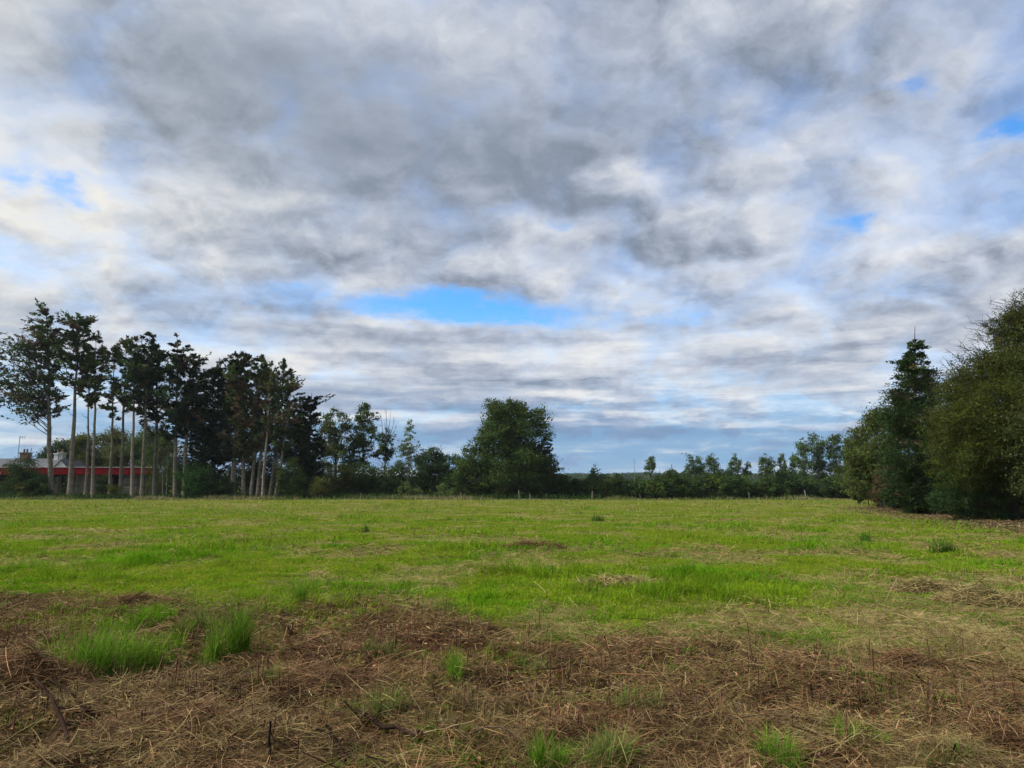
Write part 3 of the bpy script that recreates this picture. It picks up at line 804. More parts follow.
LT = 104.0
GC = 'tall bare-stemmed conifers in the left shelter belt'
def left_belt():
    k = dict(dead=C_DEAD, deadp=.28, droop=.3, wood_r=.038, wcol=(.09, .075, .06))
    def c(label, px, top, lobes, n, cols=C_CYP, tr=.30, D=LT, deadp=.28, bark=BARK_PALE, **kk):
        q = dict(k); q['deadp'] = deadp * .75; q.update(kk)
        conifer('conifer_tree', label, 'conifer', px, D, top, lobes, n, .55, cols, tr, bark, GC, q)
    c('tallest conifer at the far left, with wide drooping reddish and green boughs', 52, (47, 312),
      [(37, 320, 14, 15), (54, 338, 13, 25), (17, 356, 15, 20), (16, 381, 17, 14), (28, 404, 18, 12), (57, 402, 9, 15), (6, 388, 9, 10), (38, 350, 14, 20), (48, 364, 12, 22), (46, 388, 12, 14)], 9000, deadp=.36, tr=.40)
    c('second tall conifer from the left, thick pale trunk and dark dense head', 70, (80, 320),
      [(76, 324, 14, 13), (66, 345, 13, 17), (74, 370, 14, 18), (90, 318, 6, 7), (84, 345, 10, 20)], 5000, C_CYP, .40, deadp=.3)
    c('thin conifer right of the second tall one, dark sparse low boughs', 86, (90, 372), [(88, 386, 12, 13), (92, 400, 9, 8)], 1500, tr=.26, deadp=.4)
    c('slim tall conifer with brown-tinged narrow head beside the thin one', 93.5, (96, 338), [(95, 352, 10, 20), (96, 372, 10, 16), (88, 362, 8, 8)], 2400, tr=.28, deadp=.5)
    c('slanting pale trunk with thin grey twiggy head in the left belt', 110.5, (115, 350), [(113, 372, 10, 26), (108, 402, 8, 14), (118, 400, 8, 20)], 1700, tr=.27, deadp=.55)
    c('forked pale trunk with brown twigs, under the dense dark head', 121, (127, 345), [(126, 356, 11, 17), (124, 392, 11, 20)], 2000, tr=.30, deadp=.5, D=105)
    c('pale trunk with mixed brown head left of the densest head', 133, (135, 340), [(134, 352, 11, 17), (134, 388, 12, 24), (140, 375, 10, 15)], 2600, tr=.30, deadp=.4, D=103)
    c('conifer with the densest dark green head in the left belt', 142, (150, 332), [(144, 362, 16, 22), (149, 341, 8, 11), (142, 394, 14, 22), (158, 365, 10, 16), (148, 375, 14, 14)], 5600, C_BLK + C_CYP[:1], .30, deadp=.08)
    c('straight pale trunk with a dark tall crown right of the densest head', 155, (157, 345), [(154, 362, 12, 16), (156, 395, 15, 26), (150, 420, 10, 14)], 3600, C_BLK, .34, deadp=.2, D=106)
    c('pointed dark conifer with a single spire tip in the left belt', 175.5, (177, 332), [(177, 345, 6, 11), (176, 366, 13, 16), (178, 398, 16, 24), (172, 424, 13, 17), (186, 354, 6, 9)], 4800, C_BLK + C_CYP[:1], .34, deadp=.2)
    c('dark conifer with a lopsided bough reaching right, beside the spire', 184.6, (190, 350), [(187, 366, 11, 15), (199, 358, 7, 6), (195, 376, 10, 13), (188, 398, 15, 20), (184, 420, 16, 17), (196, 408, 10, 20)], 6000, C_BLK, .34, deadp=.3)
    c('black-green conifer branching down to the ground beside the spire', 214, (212, 366),
      [(212, 383, 14, 17), (223, 374, 11, 14), (212, 412, 22, 26), (212, 446, 24, 22), (228, 430, 17, 32), (200, 430, 14, 26), (206, 470, 18, 14), (228, 398, 12, 18)], 15000, C_BLK, .4, deadp=.03, bark=BARK_DARK, D=107)
    c('thick short-stemmed dark conifer right of the black-green one', 233, (238, 356), [(238, 368, 9, 13), (236, 400, 13, 25), (238, 436, 16, 26)], 5600, C_BLK, .42, deadp=.25, bark=BARK_GREY)
    c('palm-headed dark conifer with brown lower crown, middle of the belt', 244, (244, 350), [(244, 361, 12, 11), (240, 380, 15, 15), (246, 405, 16, 22), (250, 436, 15, 20)], 6400, C_CYP + C_DEAD[:1], .32, deadp=.35)
    c('slim grey conifer with bare upper twigs right of the palm-headed one', 251, (262, 355), [(262, 370, 10, 14), (258, 392, 11, 20), (256, 428, 13, 22)], 3400, C_CYP, .28, deadp=.5, lift=.8)
    c('brownish sparse conifer with many bare upright branches', 258, (268, 358), [(268, 376, 10, 17), (266, 402, 12, 20), (264, 434, 14, 20)], 3400, C_CYP, .30, deadp=.6, lift=.9)
    c('thin pale stem with brown feathery head right of the sparse one', 263, (272, 362), [(273, 382, 9, 16), (272, 410, 10, 18)], 1400, C_CYP, .24, deadp=.65, lift=.9, D=102)
    c('conifer with open twiggy crown letting the sky through', 270, (283, 360), [(283, 370, 9, 12), (289, 388, 12, 15), (282, 416, 12, 20), (276, 440, 12, 16)], 2900, C_CYP, .27, deadp=.55, lift=.8)
    c('leaning pale stem with lower open crown near the belt right end', 276, (292, 385), [(294, 396, 10, 12), (288, 420, 12, 16), (284, 442, 10, 12)], 1900, C_CYP, .28, deadp=.4, D=103)
    c('dark conifer leafy to the ground at the right end of belt', 308, (312, 392),
      [(311, 402, 9, 9), (322, 398, 6, 3), (303, 422, 15, 20), (305, 452, 18, 28), (294, 442, 16, 30), (312, 470, 14, 20)], 11500, C_BLK, .35, deadp=.06, bark=BARK_DARK, D=106)
    c('conifer at the very left, cut by the picture edge, only bough tips in view', -16, (-14, 330), [(-12, 345, 14, 14), (-8, 372, 14, 20), (-14, 398, 16, 16)], 3200, tr=.34)
    # two pale saplings between the stems
    for px, top, lab in ((163.5, (163, 446), 'thin pale sapling stem left of its twin among the belt trunks'), (167, (168, 440), 'thin pale sapling stem right of its twin among the belt trunks')):
        broadleaf('sapling', lab, 'sapling', px, LT, [(top[0], top[1] + 2, 5, 8)], 260, .3, C_OLIVE, .10, None, BARK_PALE, top)
left_belt()

def shrub(name, label, cat, px, D, lobes, n, size, cols, group=None, kw=None, tr=.06):
    q = dict(clump=.22, shell=.35); q.update(kw or {})
    return broadleaf(name, label, cat, px, D, lobes, n, size, cols, tr, group, BARK_DARK, None, q)

def understorey():
    S = shrub
    S('round_bush', 'dense round dark bush in front of the red-edged shed', 'bush', 25, 103, [(25, 472, 16, 14), (22, 484, 18, 12), (34, 484, 13, 12)], 5000, .28, C_DARK)
    S('low_bush', 'low olive bush at the foot of the round dark bush', 'bush', 24, 101.5, [(24, 490, 9, 8)], 900, .25, C_OLIVE)
    S('low_bush', 'low dark bush against the tallest left conifer trunk', 'bush', 40, 101.5, [(40, 489, 9, 9)], 1100, .25, C_DARK)
    S('low_bush', 'small dark bush in the shed doorway between two thick trunks', 'bush', 66, 108, [(66, 488, 5, 11)], 600, .25, C_DARK)
    S('low_bush', 'low bush below the forked trunk by the shed wall', 'bush', 115, 103, [(114, 492, 8, 7)], 700, .25, C_OLIVE)
    S('low_bush', 'green weedy bush against the shed boards mid wall', 'bush', 102, 109, [(102, 487, 7, 11)], 900, .25, C_DARK)
    # leafy trees behind the shed
    for px, l, lab, cl in ((62, [(58, 453, 14, 14), (70, 456, 14, 14), (62, 466, 16, 10)], 'dark leafy tree behind the cottage gable', C_DARK),
                           (92, [(88, 450, 20, 17), (96, 462, 20, 14), (76, 464, 14, 12)], 'yellowish green leafy tree behind the red shed', C_OLIVE),
                           (122, [(120, 448, 20, 18), (126, 460, 18, 14)], 'broad olive tree behind the middle of the red shed', C_OLIVE),
                           (150, [(148, 446, 18, 18), (152, 462, 16, 16)], 'leafy green tree behind the right end of the shed', C_LIGHT)):
        broadleaf('leafy_tree', lab, 'tree', px, 143, l, 9500, .36, cl, .18, kw=dict(clump=.2, shell=.3))
    S('thicket_bush', 'mid green bush in the gap under the spire conifer', 'bush', 170, 116, [(168, 464, 18, 28), (180, 472, 14, 22), (160, 452, 12, 14)], 7000, .3, C_OLIVE[2:] + C_LIGHT[2:])
    S('thicket_bush', 'dark leafy bush under the black-green conifer', 'bush', 192, 103, [(192, 478, 13, 17), (202, 484, 13, 13)], 3600, .28, [(.025, .07, .016), (.035, .085, .02)])
    S('thicket_bush', 'dark rounded bush left of the thick short-stemmed conifer', 'bush', 217, 103, [(216, 482, 14, 14), (226, 488, 9, 9)], 2600, .28, C_DARK)
    S('thicket_bush', 'dark bush behind the pale stems in mid belt', 'bush', 255, 112, [(244, 474, 18, 24), (262, 478, 18, 20), (280, 474, 12, 24)], 5200, .3, C_BLK)
    S('thicket_bush', 'olive bush under the right end of the conifer belt', 'bush', 290, 102, [(290, 478, 12, 16), (300, 488, 11, 10)], 2600, .28, C_OLIVE[2:] + C_DARK)
    S('thicket_bush', 'small olive green bush at the right corner of belt', 'bush', 318, 101, [(318, 488, 10, 9)], 1300, .26, C_OLIVE)
understorey()

def middle():
    B = broadleaf
    B('leafy_tree', 'brownish green rounded tree right of the conifer belt', 'tree', 336, 120, [(335, 424, 16, 13), (328, 438, 14, 14), (342, 440, 14, 16), (334, 458, 16, 16)], 5200, .36, C_OLIVE[2:] + C_OAK + C_DEAD[2:], .22, kw=dict(clump=.16))
    B('poplar_tree', 'tall pale green poplar right of the brownish green tree', 'poplar', 362, 122, [(365, 416, 10, 12), (364, 434, 11, 14), (360, 454, 13, 16), (350, 462, 10, 14)], 4600, .36, C_LIGHT + C_OAK[:1], .2, kw=dict(clump=.16))
    t = B('dying_tree', 'half dead tree with bare twigs above a thin green crown', 'tree', 384, 120, [(386, 444, 9, 14), (381, 456, 8, 10)], 1500, .34, C_DARK + C_OLIVE[:1], .14, bark=BARK_GREY, top=(387, 425))
    mb = MB(); b0 = at(386, 446, 120)
    for dx, dy in ((379, 412), (391, 410), (386, 407), (397, 424), (374, 426), (394, 416)):
        e = at(dx, dy, 120 + rng.uniform(-1, 1)); q = wob(b0, e, 6, .12); tube(mb, q, np.linspace(.07, .02, 6), BARK_GREY, 4)
        for _ in range(4):
            i = rng.integers(2, 5); tube(mb, [q[i], q[i] + unit(rng.normal(0, 1, 3) + [0, 0, 1.2]) * rng.uniform(.6, 1.6)], [.03, .012], BARK_GREY, 3)
    mb.build('bare_twigs', M_BARK, t)
    B('birch_tree', 'slender sparse birch standing alone left of the big oak', 'birch', 407, 112, [(409, 430, 5, 12), (408, 447, 8, 10), (416, 452, 7, 9), (405, 462, 8, 12), (416, 468, 8, 12)], 1500, .32, [(.10, .15, .07), (.075, .12, .045), (.13, .17, .09)], .10, bark=(.4, .38, .34), top=(409, 420), kw=dict(clump=.2, per=14))
    B('round_tree', 'low round dark tree between the birch and big oak', 'tree', 434, 116, [(436, 462, 17, 13), (426, 468, 12, 14), (446, 468, 12, 14), (436, 478, 18, 16)], 7200, .32, C_DARK, .2)
    B('oak_tree', 'big broad dark oak standing at the middle of the field edge', 'oak', 516, 106,
      [(508, 420, 27, 20), (500, 438, 24, 28), (526, 438, 24, 28), (515, 462, 36, 28), (541, 462, 14, 14), (474, 464, 18, 20), (480, 478, 26, 18), (536, 478, 22, 18), (506, 482, 36, 15), (546, 446, 7, 8), (510, 413, 22, 10), (462, 480, 12, 14)],
      46000, .30, [(.040, .072, .016), (.055, .090, .018), (.032, .058, .014), (.066, .090, .020)], .65, kw=dict(clump=.13, lumps=.26, per=30, shell=.5, sub=13, subp=.6))
    S = shrub
    S('hedge_bush', 'olive yellow bush in front of the brownish green tree', 'bush', 334, 110, [(334, 476, 18, 14), (326, 484, 16, 12), (346, 486, 12, 11)], 4600, .3, C_OLIVE)
    S('hedge_bush', 'mid green wide bush below the tall pale poplar', 'bush', 368, 111, [(366, 480, 16, 16), (382, 482, 15, 15), (356, 486, 12, 11)], 5600, .3, C_OAK[:2] + C_DARK)
    S('hedge_bush', 'dark bush under the slender birch', 'bush', 404, 113, [(400, 480, 14, 15), (415, 482, 12, 14)], 3000, .3, C_DARK + C_OAK[:1])
    S('young_bush', 'small bright green bush in front of the birch', 'bush', 409, 100.5, [(406, 492, 7, 8), (416, 494, 6, 5)], 900, .24, [(.085, .13, .035), (.11, .15, .045)])
    S('young_bush', 'small bright green bush before the low round tree', 'bush', 446, 100.5, [(446, 492, 7, 7), (440, 495, 4, 4)], 700, .24, [(.085, .13, .035), (.10, .14, .04)])
    S('hedge_bush', 'dark thicket in the shade left under the big oak', 'bush', 465, 110, [(462, 482, 14, 15), (452, 486, 10, 11)], 3000, .3, C_DARK)
    S('hedge_bush', 'leafy hedge bush right under the big oak', 'bush', 553, 110, [(552, 484, 14, 13), (566, 486, 10, 10)], 3200, .3, C_OAK[:2])
    hedge('dark hedge behind the trees between conifer belt and oak', 296, 560, 126, 474, C_BLK + C_DARK)
    hedge('dark hedge behind the pale stems of the conifer belt', 158, 300, 126, 468, C_BLK + C_DARK)

def hedge(lab, p0, p1, D, ytop, cols):
    t = thing('field_hedge', lab, 'hedge', foot((p0 + p1) / 2, D) + [0, 0, .15]); L_ = []; px = float(p0)
    while px < p1:
        top = ytop + rng.uniform(-4, 5); hh = (499 - top) / 2
        L_.append(lobe(px, top + hh, rng.uniform(9, 14), hh, D + rng.uniform(-1.5, 1.5))); px += rng.uniform(8, 12)
    mb = MB(); leafy(mb, L_, 420 * len(L_), .42, cols, clump=.2, shell=.3)
    for l in L_:
        b = np.array([l[0][0], l[0][1], float(gz(l[0][0], l[0][1])) - .1]); tube(mb, wob(b, l[0], 5, .1), np.linspace(.08, .03, 5), BARK_DARK, 4)
    mb.build('foliage', M_LEAF, t)
middle()

def far_row():
    DR = 107
    # hedge running along the far edge of the field
    t = thing('field_hedge', 'long dark hedge along the far edge from oak to right hedgerow', 'hedge', foot(700, DR) + [0, 0, .15])
    L_ = []; px = 552.0
    while px < 872:
        top = 478 + 3.5 * math.sin(px * .11) + rng.uniform(-4, 3) + (3 if px < 640 else 0); hh = (500 - top) / 2
        L_.append(lobe(px, top + hh, rng.uniform(8, 13), hh, DR + rng.uniform(-2, 3))); px += rng.uniform(5, 8)
    mb = MB()
    for l in L_:
        leafy(mb, [l], 1150, .34, [C_DARK, C_OAK, C_DARK, C_OLIVE[2:] + C_DARK][rng.integers(0, 4)], clump=.2, shell=.3)
    for l in L_:
        b = np.array([l[0][0], l[0][1], float(gz(l[0][0], l[0][1])) - .1])
        for _ in range(3): tube(mb, wob(b + rng.normal(0, .3, 3) * [1, 1, 0], l[0] + rng.normal(0, .6, 3), 5, .1), np.linspace(.06, .02, 5), BARK_DARK, 4)
    mb.build('foliage', M_LEAF, t)
    B = broadleaf
    B('round_tree', 'small dark round tree rising from the far hedge right of oak', 'tree', 597, 125, [(597, 478, 9, 10), (593, 484, 8, 10), (602, 486, 8, 9)], 2600, .32, C_BLK, .15)
    kp = dict(clump=.22, per=12, shell=.15)
    def pop(px, top, lobes, n, lab, D=140, cols=C_POP, tr=.12):
        B('poplar_tree', lab, 'poplar', px, D, lobes, n * 1.7, .36, cols, tr, 'slender young poplars along the far hedge', BARK_GREY, top, kp)
    pop(649, (650, 457), [(650, 464, 5, 7), (649, 470, 4, 7)], 420, 'lone small-headed poplar above the hedge right of the oak')
    pop(689, (690, 454), [(690, 464, 5, 10), (686, 474, 5, 7)], 560, 'left poplar of the close pair near the far hedge middle')
    pop(699, (700, 453), [(700, 464, 5, 10), (698, 474, 5, 8)], 560, 'right poplar of the close pair near the far hedge middle')
    pop(713, (713, 453), [(713, 463, 6, 9), (713, 474, 6, 8)], 640, 'dense-headed poplar just right of the close pair')
    pop(736, (736, 454), [(736, 464, 6, 9), (733, 473, 6, 7)], 560, 'pale bushy poplar between the dense-headed one and the stub', cols=C_LIGHT)
    pop(747, (747, 463), [(747, 470, 4, 7)], 260, 'shortest poplar stub in the far row')
    pop(767, (767, 456), [(766, 465, 7, 9), (768, 474, 7, 7)], 760, 'rounded pale poplar standing apart in the far row', cols=C_LIGHT)
    pop(784, (784, 453), [(783, 462, 4, 9), (785, 473, 5, 7)], 480, 'thin upright poplar left of the tall far clump')
    pop(793, (793, 453), [(793, 460, 3, 7), (794, 472, 5, 8)], 360, 'thinnest poplar touching the tall far clump')
    pop(804, (804, 437), [(803, 446, 7, 9), (801, 458, 7, 10), (806, 470, 8, 9)], 1100, 'left tree of the tall poplar clump near the right hedge', cols=C_LIGHT, D=138)
    pop(819, (818, 435), [(817, 445, 9, 10), (818, 460, 9, 11), (820, 474, 8, 8)], 1500, 'fullest tree of the tall poplar clump near the right hedge', D=139, cols=C_POP + C_OAK[:1])
    pop(834, (834, 434), [(834, 443, 7, 9), (833, 456, 7, 10), (835, 468, 7, 9)], 1200, 'tall poplar just left of the right hedgerow end', D=138)
    pop(850, (849, 437), [(849, 446, 7, 8), (851, 458, 8, 10), (850, 470, 9, 10)], 1200, 'poplar partly hidden behind the right hedgerow end', D=136)
    # dead stems
    for px, ty, D, lab in ((671, 464, 127, 'bare dead pale trunk standing in front of the far hedge'), (634, 458, 150, 'thin dead leafless stem left of the lone poplar'), (659, 468, 146, 'short thin dead stem right of the lone poplar')):
        b = foot(px, D); t = thing('dead_tree', lab, 'dead tree', b + [0, 0, .15]); mb = MB()
        e = at(px + .6, ty, D); q = wob(b, e, 8, .05); r = .16 if D < 130 else .06
        tube(mb, q, r * np.linspace(1, .25, 8), (.13, .115, .095), 6)
        for i in (4, 5, 6): tube(mb, [q[i], q[i] + np.array([rng.uniform(-.7, .7), rng.uniform(-.4, .4), rng.uniform(.5, 1.1)])], [.04, .015], (.2, .18, .15), 4)
        mb.build('trunk', M_BARK, t)
    for px, D, l, cols, lab in ((827, 122, [(826, 491, 9, 7), (818, 494, 6, 5)], C_DEAD + C_OLIVE, 'brownish bush at the field corner before the tall poplars'),
                          (843, 120, [(843, 490, 9, 9)], C_OLIVE, 'olive bush between the brownish bush and right hedgerow'),
                          (700, 124, [(700, 487, 12, 10), (712, 489, 9, 8)], C_DARK, 'dark bush in the hedge below the close pair of poplars'),
                          (735, 124, [(736, 488, 11, 9)], C_OLIVE[2:] + C_OAK, 'greener bush in the hedge below the pale bushy poplar'),
                          (775, 123, [(776, 488, 12, 9)], C_OAK, 'leafy bush in the hedge below the rounded pale poplar')):
        shrub('hedge_bush', lab, 'bush', px, D, l, 1900, .3, cols)
far_row()

def posts():
    P = [(461, 492, 'fence post left of the oak trunk, before the dark thicket'), (519, 490, 'fence post in front of the big oak trunk'),
         (530, 494, 'short fence post just right of the oak trunk'), (592, 491, 'fence post below the small dark round tree'),
         (361, 493, 'fence post in the dry grass below the tall pale poplar'), (749, 492, 'fence post before the hedge below the poplar stub'),
         (805, 490, 'fence post below the tall poplar clump'), (640, 494, 'fence post before the hedge below the lone poplar')]
    for px, ty, lab in P:
        b = foot(px, 99, .1); h = at(px, ty, 99)[2]; mb = MB()
        tube(mb, [b, [b[0] + .02, b[1], (b[2] + h) / 2], [b[0] + rng.uniform(-.06, .06), b[1], h]], [.075, .07, .065], pal(1, [(.13, .115, .095)], .15, .02)[0], 8)
        tag(mb.build('fence_post', M_BARK), lab, 'fence post', 'wooden posts along the far field edge')
    # long unmown grass along the field edge
    n = 26000; mb = MB(); y = 94.5 + 6 * rng.random(n)
    x = rng.uniform(-75, 55, n); patch = fbm(x * .13, y * .3 + 5, 4)
    h = (.14 + .62 * sst(.46, .72, patch)) * rng.uniform(.5, 1.1, n)
    c = np.where((rng.random(n) < .25 + .5 * sst(.5, .6, fbm(x * .1 + 30, y * .1, 3)))[:, None], pal(n, [(.26, .22, .12), (.20, .17, .08)]), pal(n, [(.08, .12, .03), (.06, .10, .025)]))
    blades(mb, x, y, h, np.full(n, .06), rng.uniform(.1, .6, n), c)
    m = 26000; x = rng.uniform(-80, 12, m); y = rng.uniform(99.5, 127, m)      # dark nettles and weeds added to cover sunlit ground under the trees behind it
    blades(mb, x, y, rng.uniform(.35, 1.1, m), np.full(m, .12), rng.uniform(.2, .8, m), pal(m, C_DARK))
    tag(mb.build('verge_grass', M_GRASS), 'long unmown grass strip along the far field edge', 'grass', kind='stuff')
posts()

def right_hedge():
    # olive thorn tree nearest the camera, leaning out of the frame
    n = thing
    def tree(name, lab, px, D, lobes, n, size, cols, tr, kw=None, twigs=0, tlobes=(), bark=BARK_DARK):
        def twigfn(mb):
            for l in tlobes:
                c, r = lobe(*l[:4], D, *(l[4:]))
                for _ in range(twigs):
                    o_ = unit(rng.normal(0, 1, 3) + [-.5, -.2, .8]); s = c + o_ * r * rng.uniform(.5, .9)
                    ln = rng.uniform(.4, 1.25); d = unit(o_ * .6 + [-.9, 0, .12] + rng.normal(0, .3, 3))
                    q = wob(s, s + d * ln, 6, .05)
                    tube(mb, q, np.linspace(.018, .005, 6), (.05, .04, .035), 3)
                    for _ in range(4):
                        i = rng.integers(1, 5); e = q[i] + unit(d + rng.normal(0, .7, 3)) * rng.uniform(.2, .6)
                        tube(mb, [q[i], e], [.009, .004], (.05, .04, .035), 3)
        return broadleaf(name, lab, 'tree', px, D, lobes, n, size, cols, tr, None, bark, None, kw, twigfn=twigfn if twigs else None)
    big = [(1000, 400, 58, 60), (1040, 350, 48, 52), (978, 432, 46, 46), (1010, 455, 62, 48), (962, 415, 28, 34), (1060, 420, 60, 70), (985, 372, 26, 24), (1018, 334, 26, 26), (960, 458, 34, 36), (990, 400, 40, 40), (1030, 316, 20, 18)]
    tree('thorn_tree', 'large olive green thorn tree with bare twig ends at right edge', 1012, 36, big, 140000, .10, [(.050, .066, .012), (.064, .078, .014), (.040, .056, .010), (.060, .062, .014)], .22,
         dict(clump=.10, lumps=.35, per=26, shell=.3, subp=.6), 20, [(1000, 350, 44, 40), (1024, 318, 30, 26), (965, 395, 34, 35), (985, 365, 40, 30)])
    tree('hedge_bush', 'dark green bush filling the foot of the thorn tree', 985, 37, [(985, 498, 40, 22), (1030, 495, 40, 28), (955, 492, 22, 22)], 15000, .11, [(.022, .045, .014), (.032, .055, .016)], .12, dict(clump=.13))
    tree('hedge_bush', 'deep dark bush behind the thorn tree trunk at right edge', 1015, 40, [(1010, 488, 40, 30), (1045, 480, 34, 40), (975, 490, 30, 26)], 16000, .13, [(.018, .036, .012), (.026, .045, .014)], .1, dict(clump=.14, shell=.3))  # added to block light showing through at the trunk
    conifer('conifer_tree', 'pointed dark conifer rising from the right hedgerow', 'conifer', 917, 45, (915, 326),
            [(915, 348, 9, 10), (914, 362, 15, 9), (914, 376, 21, 11), (916, 394, 26, 16), (916, 420, 31, 24), (920, 454, 35, 28), (926, 486, 36, 24), (935, 500, 28, 16)], 44000, .20,
            [(.030, .054, .016), (.042, .070, .018), (.022, .042, .013)], .20, BARK_DARK, None, dict(dead=C_DEAD, deadp=.03, wood_r=.018, lift=.22, droop=.3, shell=.45))
    tree('hedge_tree', 'broad yellowish green tree left of the hedgerow conifer', 880, 57, [(884, 440, 26, 28), (870, 452, 22, 26), (890, 468, 26, 28), (872, 476, 24, 24), (898, 430, 16, 20)], 24000, .17,
         [(.060, .082, .020), (.078, .092, .024), (.048, .068, .018)], .2, dict(clump=.13, lumps=.34))
    tree('hedge_tree', 'lower olive tree at the far end of the right hedgerow', 858, 72, [(860, 456, 13, 18), (852, 470, 13, 18), (866, 476, 14, 20), (856, 486, 13, 13)], 9000, .2, [(.058, .08, .02), (.07, .085, .022), (.045, .065, .018)], .16, dict(clump=.15))
    tree('hedge_bush', 'reddish brown bush at the foot of the yellowish green tree', 893, 52, [(893, 478, 15, 20), (884, 492, 14, 12)], 5000, .14, [(.075, .050, .022), (.085, .06, .028), (.05, .05, .02)], .08, dict(clump=.15))
    tree('hedge_bush', 'dark green bush between the conifer and the brown bush', 905, 48, [(906, 494, 18, 14), (895, 498, 12, 9)], 5000, .13, [(.028, .05, .016), (.038, .06, .018)], .08, dict(clump=.15))
    tree('hedge_bush', 'small olive bush at the hedgerow far end by field corner', 868, 66, [(868, 492, 13, 9), (856, 494, 8, 7)], 2600, .18, C_OLIVE, .06, dict(clump=.2))
    tree('thorn_tree', 'dark thorn tree beyond the right edge of the picture', 1110, 27, [(1120, 400, 70, 90), (1090, 460, 60, 70)], 14000, .13, [(.05, .06, .018), (.04, .055, .016)], .2, dict(clump=.12))
    # fallen leaves and bare earth under the hedge
    m = 52000; y = rng.uniform(22, 60, m); x = hedge_x(y) + rng.normal(-1.6, 1.8, m); mb = MB()
    p = np.stack([x, y, gz(x, y) + rng.gamma(1.3, .02, m)], 1)
    leaves(mb, p, rng.normal(0, 1, (m, 3)) * [1, 1, .35], np.array([0, 0, 1.0]) + rng.normal(0, .4, (m, 3)), rng.uniform(.06, .16, m), rng.uniform(.03, .08, m), pal(m, [(.12, .085, .042), (.17, .13, .065), (.08, .055, .028)], .25))
    tag(mb.build('leaf_litter', M_STRAW), 'brown fallen leaves along the foot of the right hedgerow', 'leaves', kind='stuff')
right_hedge()

def far_woods():
    """woods on the rise beyond: thousands of crowns running together"""
    mb = MB(); n = 4200
    y = np.concatenate([rng.uniform(330, 600, 1200), rng.uniform(600, 1300, n - 1200)])
    x = rng.uniform(-.95, .95, n) * y
    keep = y > 175; x, y = x[keep], y[keep]
    per = 60
    for i in range(len(x)):
        h = rng.uniform(3.5, 6.0) if y[i] < 600 else rng.uniform(4, 7); r = rng.uniform(.35, .55) * h + .004 * y[i]
        z = float(gz(x[i], y[i]))
        d = unit(rng.normal(0, 1, (per, 3)) + [0, -.2, .5]); p = np.array([x[i], y[i], z + h * .5]) + d * [r, r, h * .5] * rng.uniform(.7, 1.05, (per, 1))
        s = (.6 + .0011 * y[i]) * rng.uniform(.7, 1.4, per)
        c = pal(1, C_BLK[:2] + C_DARK[:1], .15)
        leaves(mb, p, rng.normal(0, 1, (per, 3)), d + rng.normal(0, .5, (per, 3)), s, s * .8, np.clip(c * (1 + .15 * rng.standard_normal((per, 1))), .003, 1))
    tag(mb.build('far_woods', M_LEAF), 'far woods covering the low rise on the horizon', 'woods', kind='stuff')
far_woods()
#@@TREESEND

# ---------------------------------------------------------------- the shed and the cottage
M_BOARD = plainmat('weathered_boards', (.10, .085, .065), (.21, .18, .14), (6, 6, .5), .9, 6, .5)
M_RED = plainmat('red_paint', (.120, .003, .005), (.19, .005, .007), (1.5, 1.5, 3), .9)
M_TRIM = plainmat('pale_trim', (.42, .40, .38), (.58, .55, .52), (2, 2, 2), .7)
M_SLATE = plainmat('grey_slate', (.062, .064, .070), (.105, .107, .115), (2, 2, 6), .8, 6, .4)
M_RENDER = plainmat('white_render', (.50, .50, .48), (.66, .65, .62), (1, 1, 1), .9)
M_BRICK = plainmat('brown_brick', (.10, .065, .05), (.20, .13, .10), (4, 4, 9), .9, 4, .4)
M_STONE = plainmat('grey_stone', (.24, .24, .23), (.40, .39, .37), (4, 4, 7), .9, 4, .4)
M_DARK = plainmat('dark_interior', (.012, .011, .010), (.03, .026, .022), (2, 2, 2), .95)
M_SHEET = plainmat('roof_sheet', (.10, .10, .10), (.18, .17, .165), (5, .5, 1), .7)
M_METAL = plainmat('aerial_metal', (.09, .09, .09), (.16, .16, .16), (2, 2, 2), .5)

def poly(name, v, f, mat, parent):
    me = bpy.data.meshes.new(name)
    L0 = origin(parent)
    me.from_pydata([tuple(np.array(p) - L0) for p in v], [], f); me.update(); me.materials.append(mat)
    o = bpy.data.objects.new(name, me); COL.objects.link(o); o.parent = parent
    return o

def bx(name, x0, x1, y0, y1, z0, z1, mat, parent):
    v = [(x, y, z) for z in (z0, z1) for y in (y0, y1) for x in (x0, x1)]
    return poly(name, v, [(0, 2, 3, 1), (4, 5, 7, 6), (0, 1, 5, 4), (2, 6, 7, 3), (0, 4, 6, 2), (1, 3, 7, 5)], mat, parent)

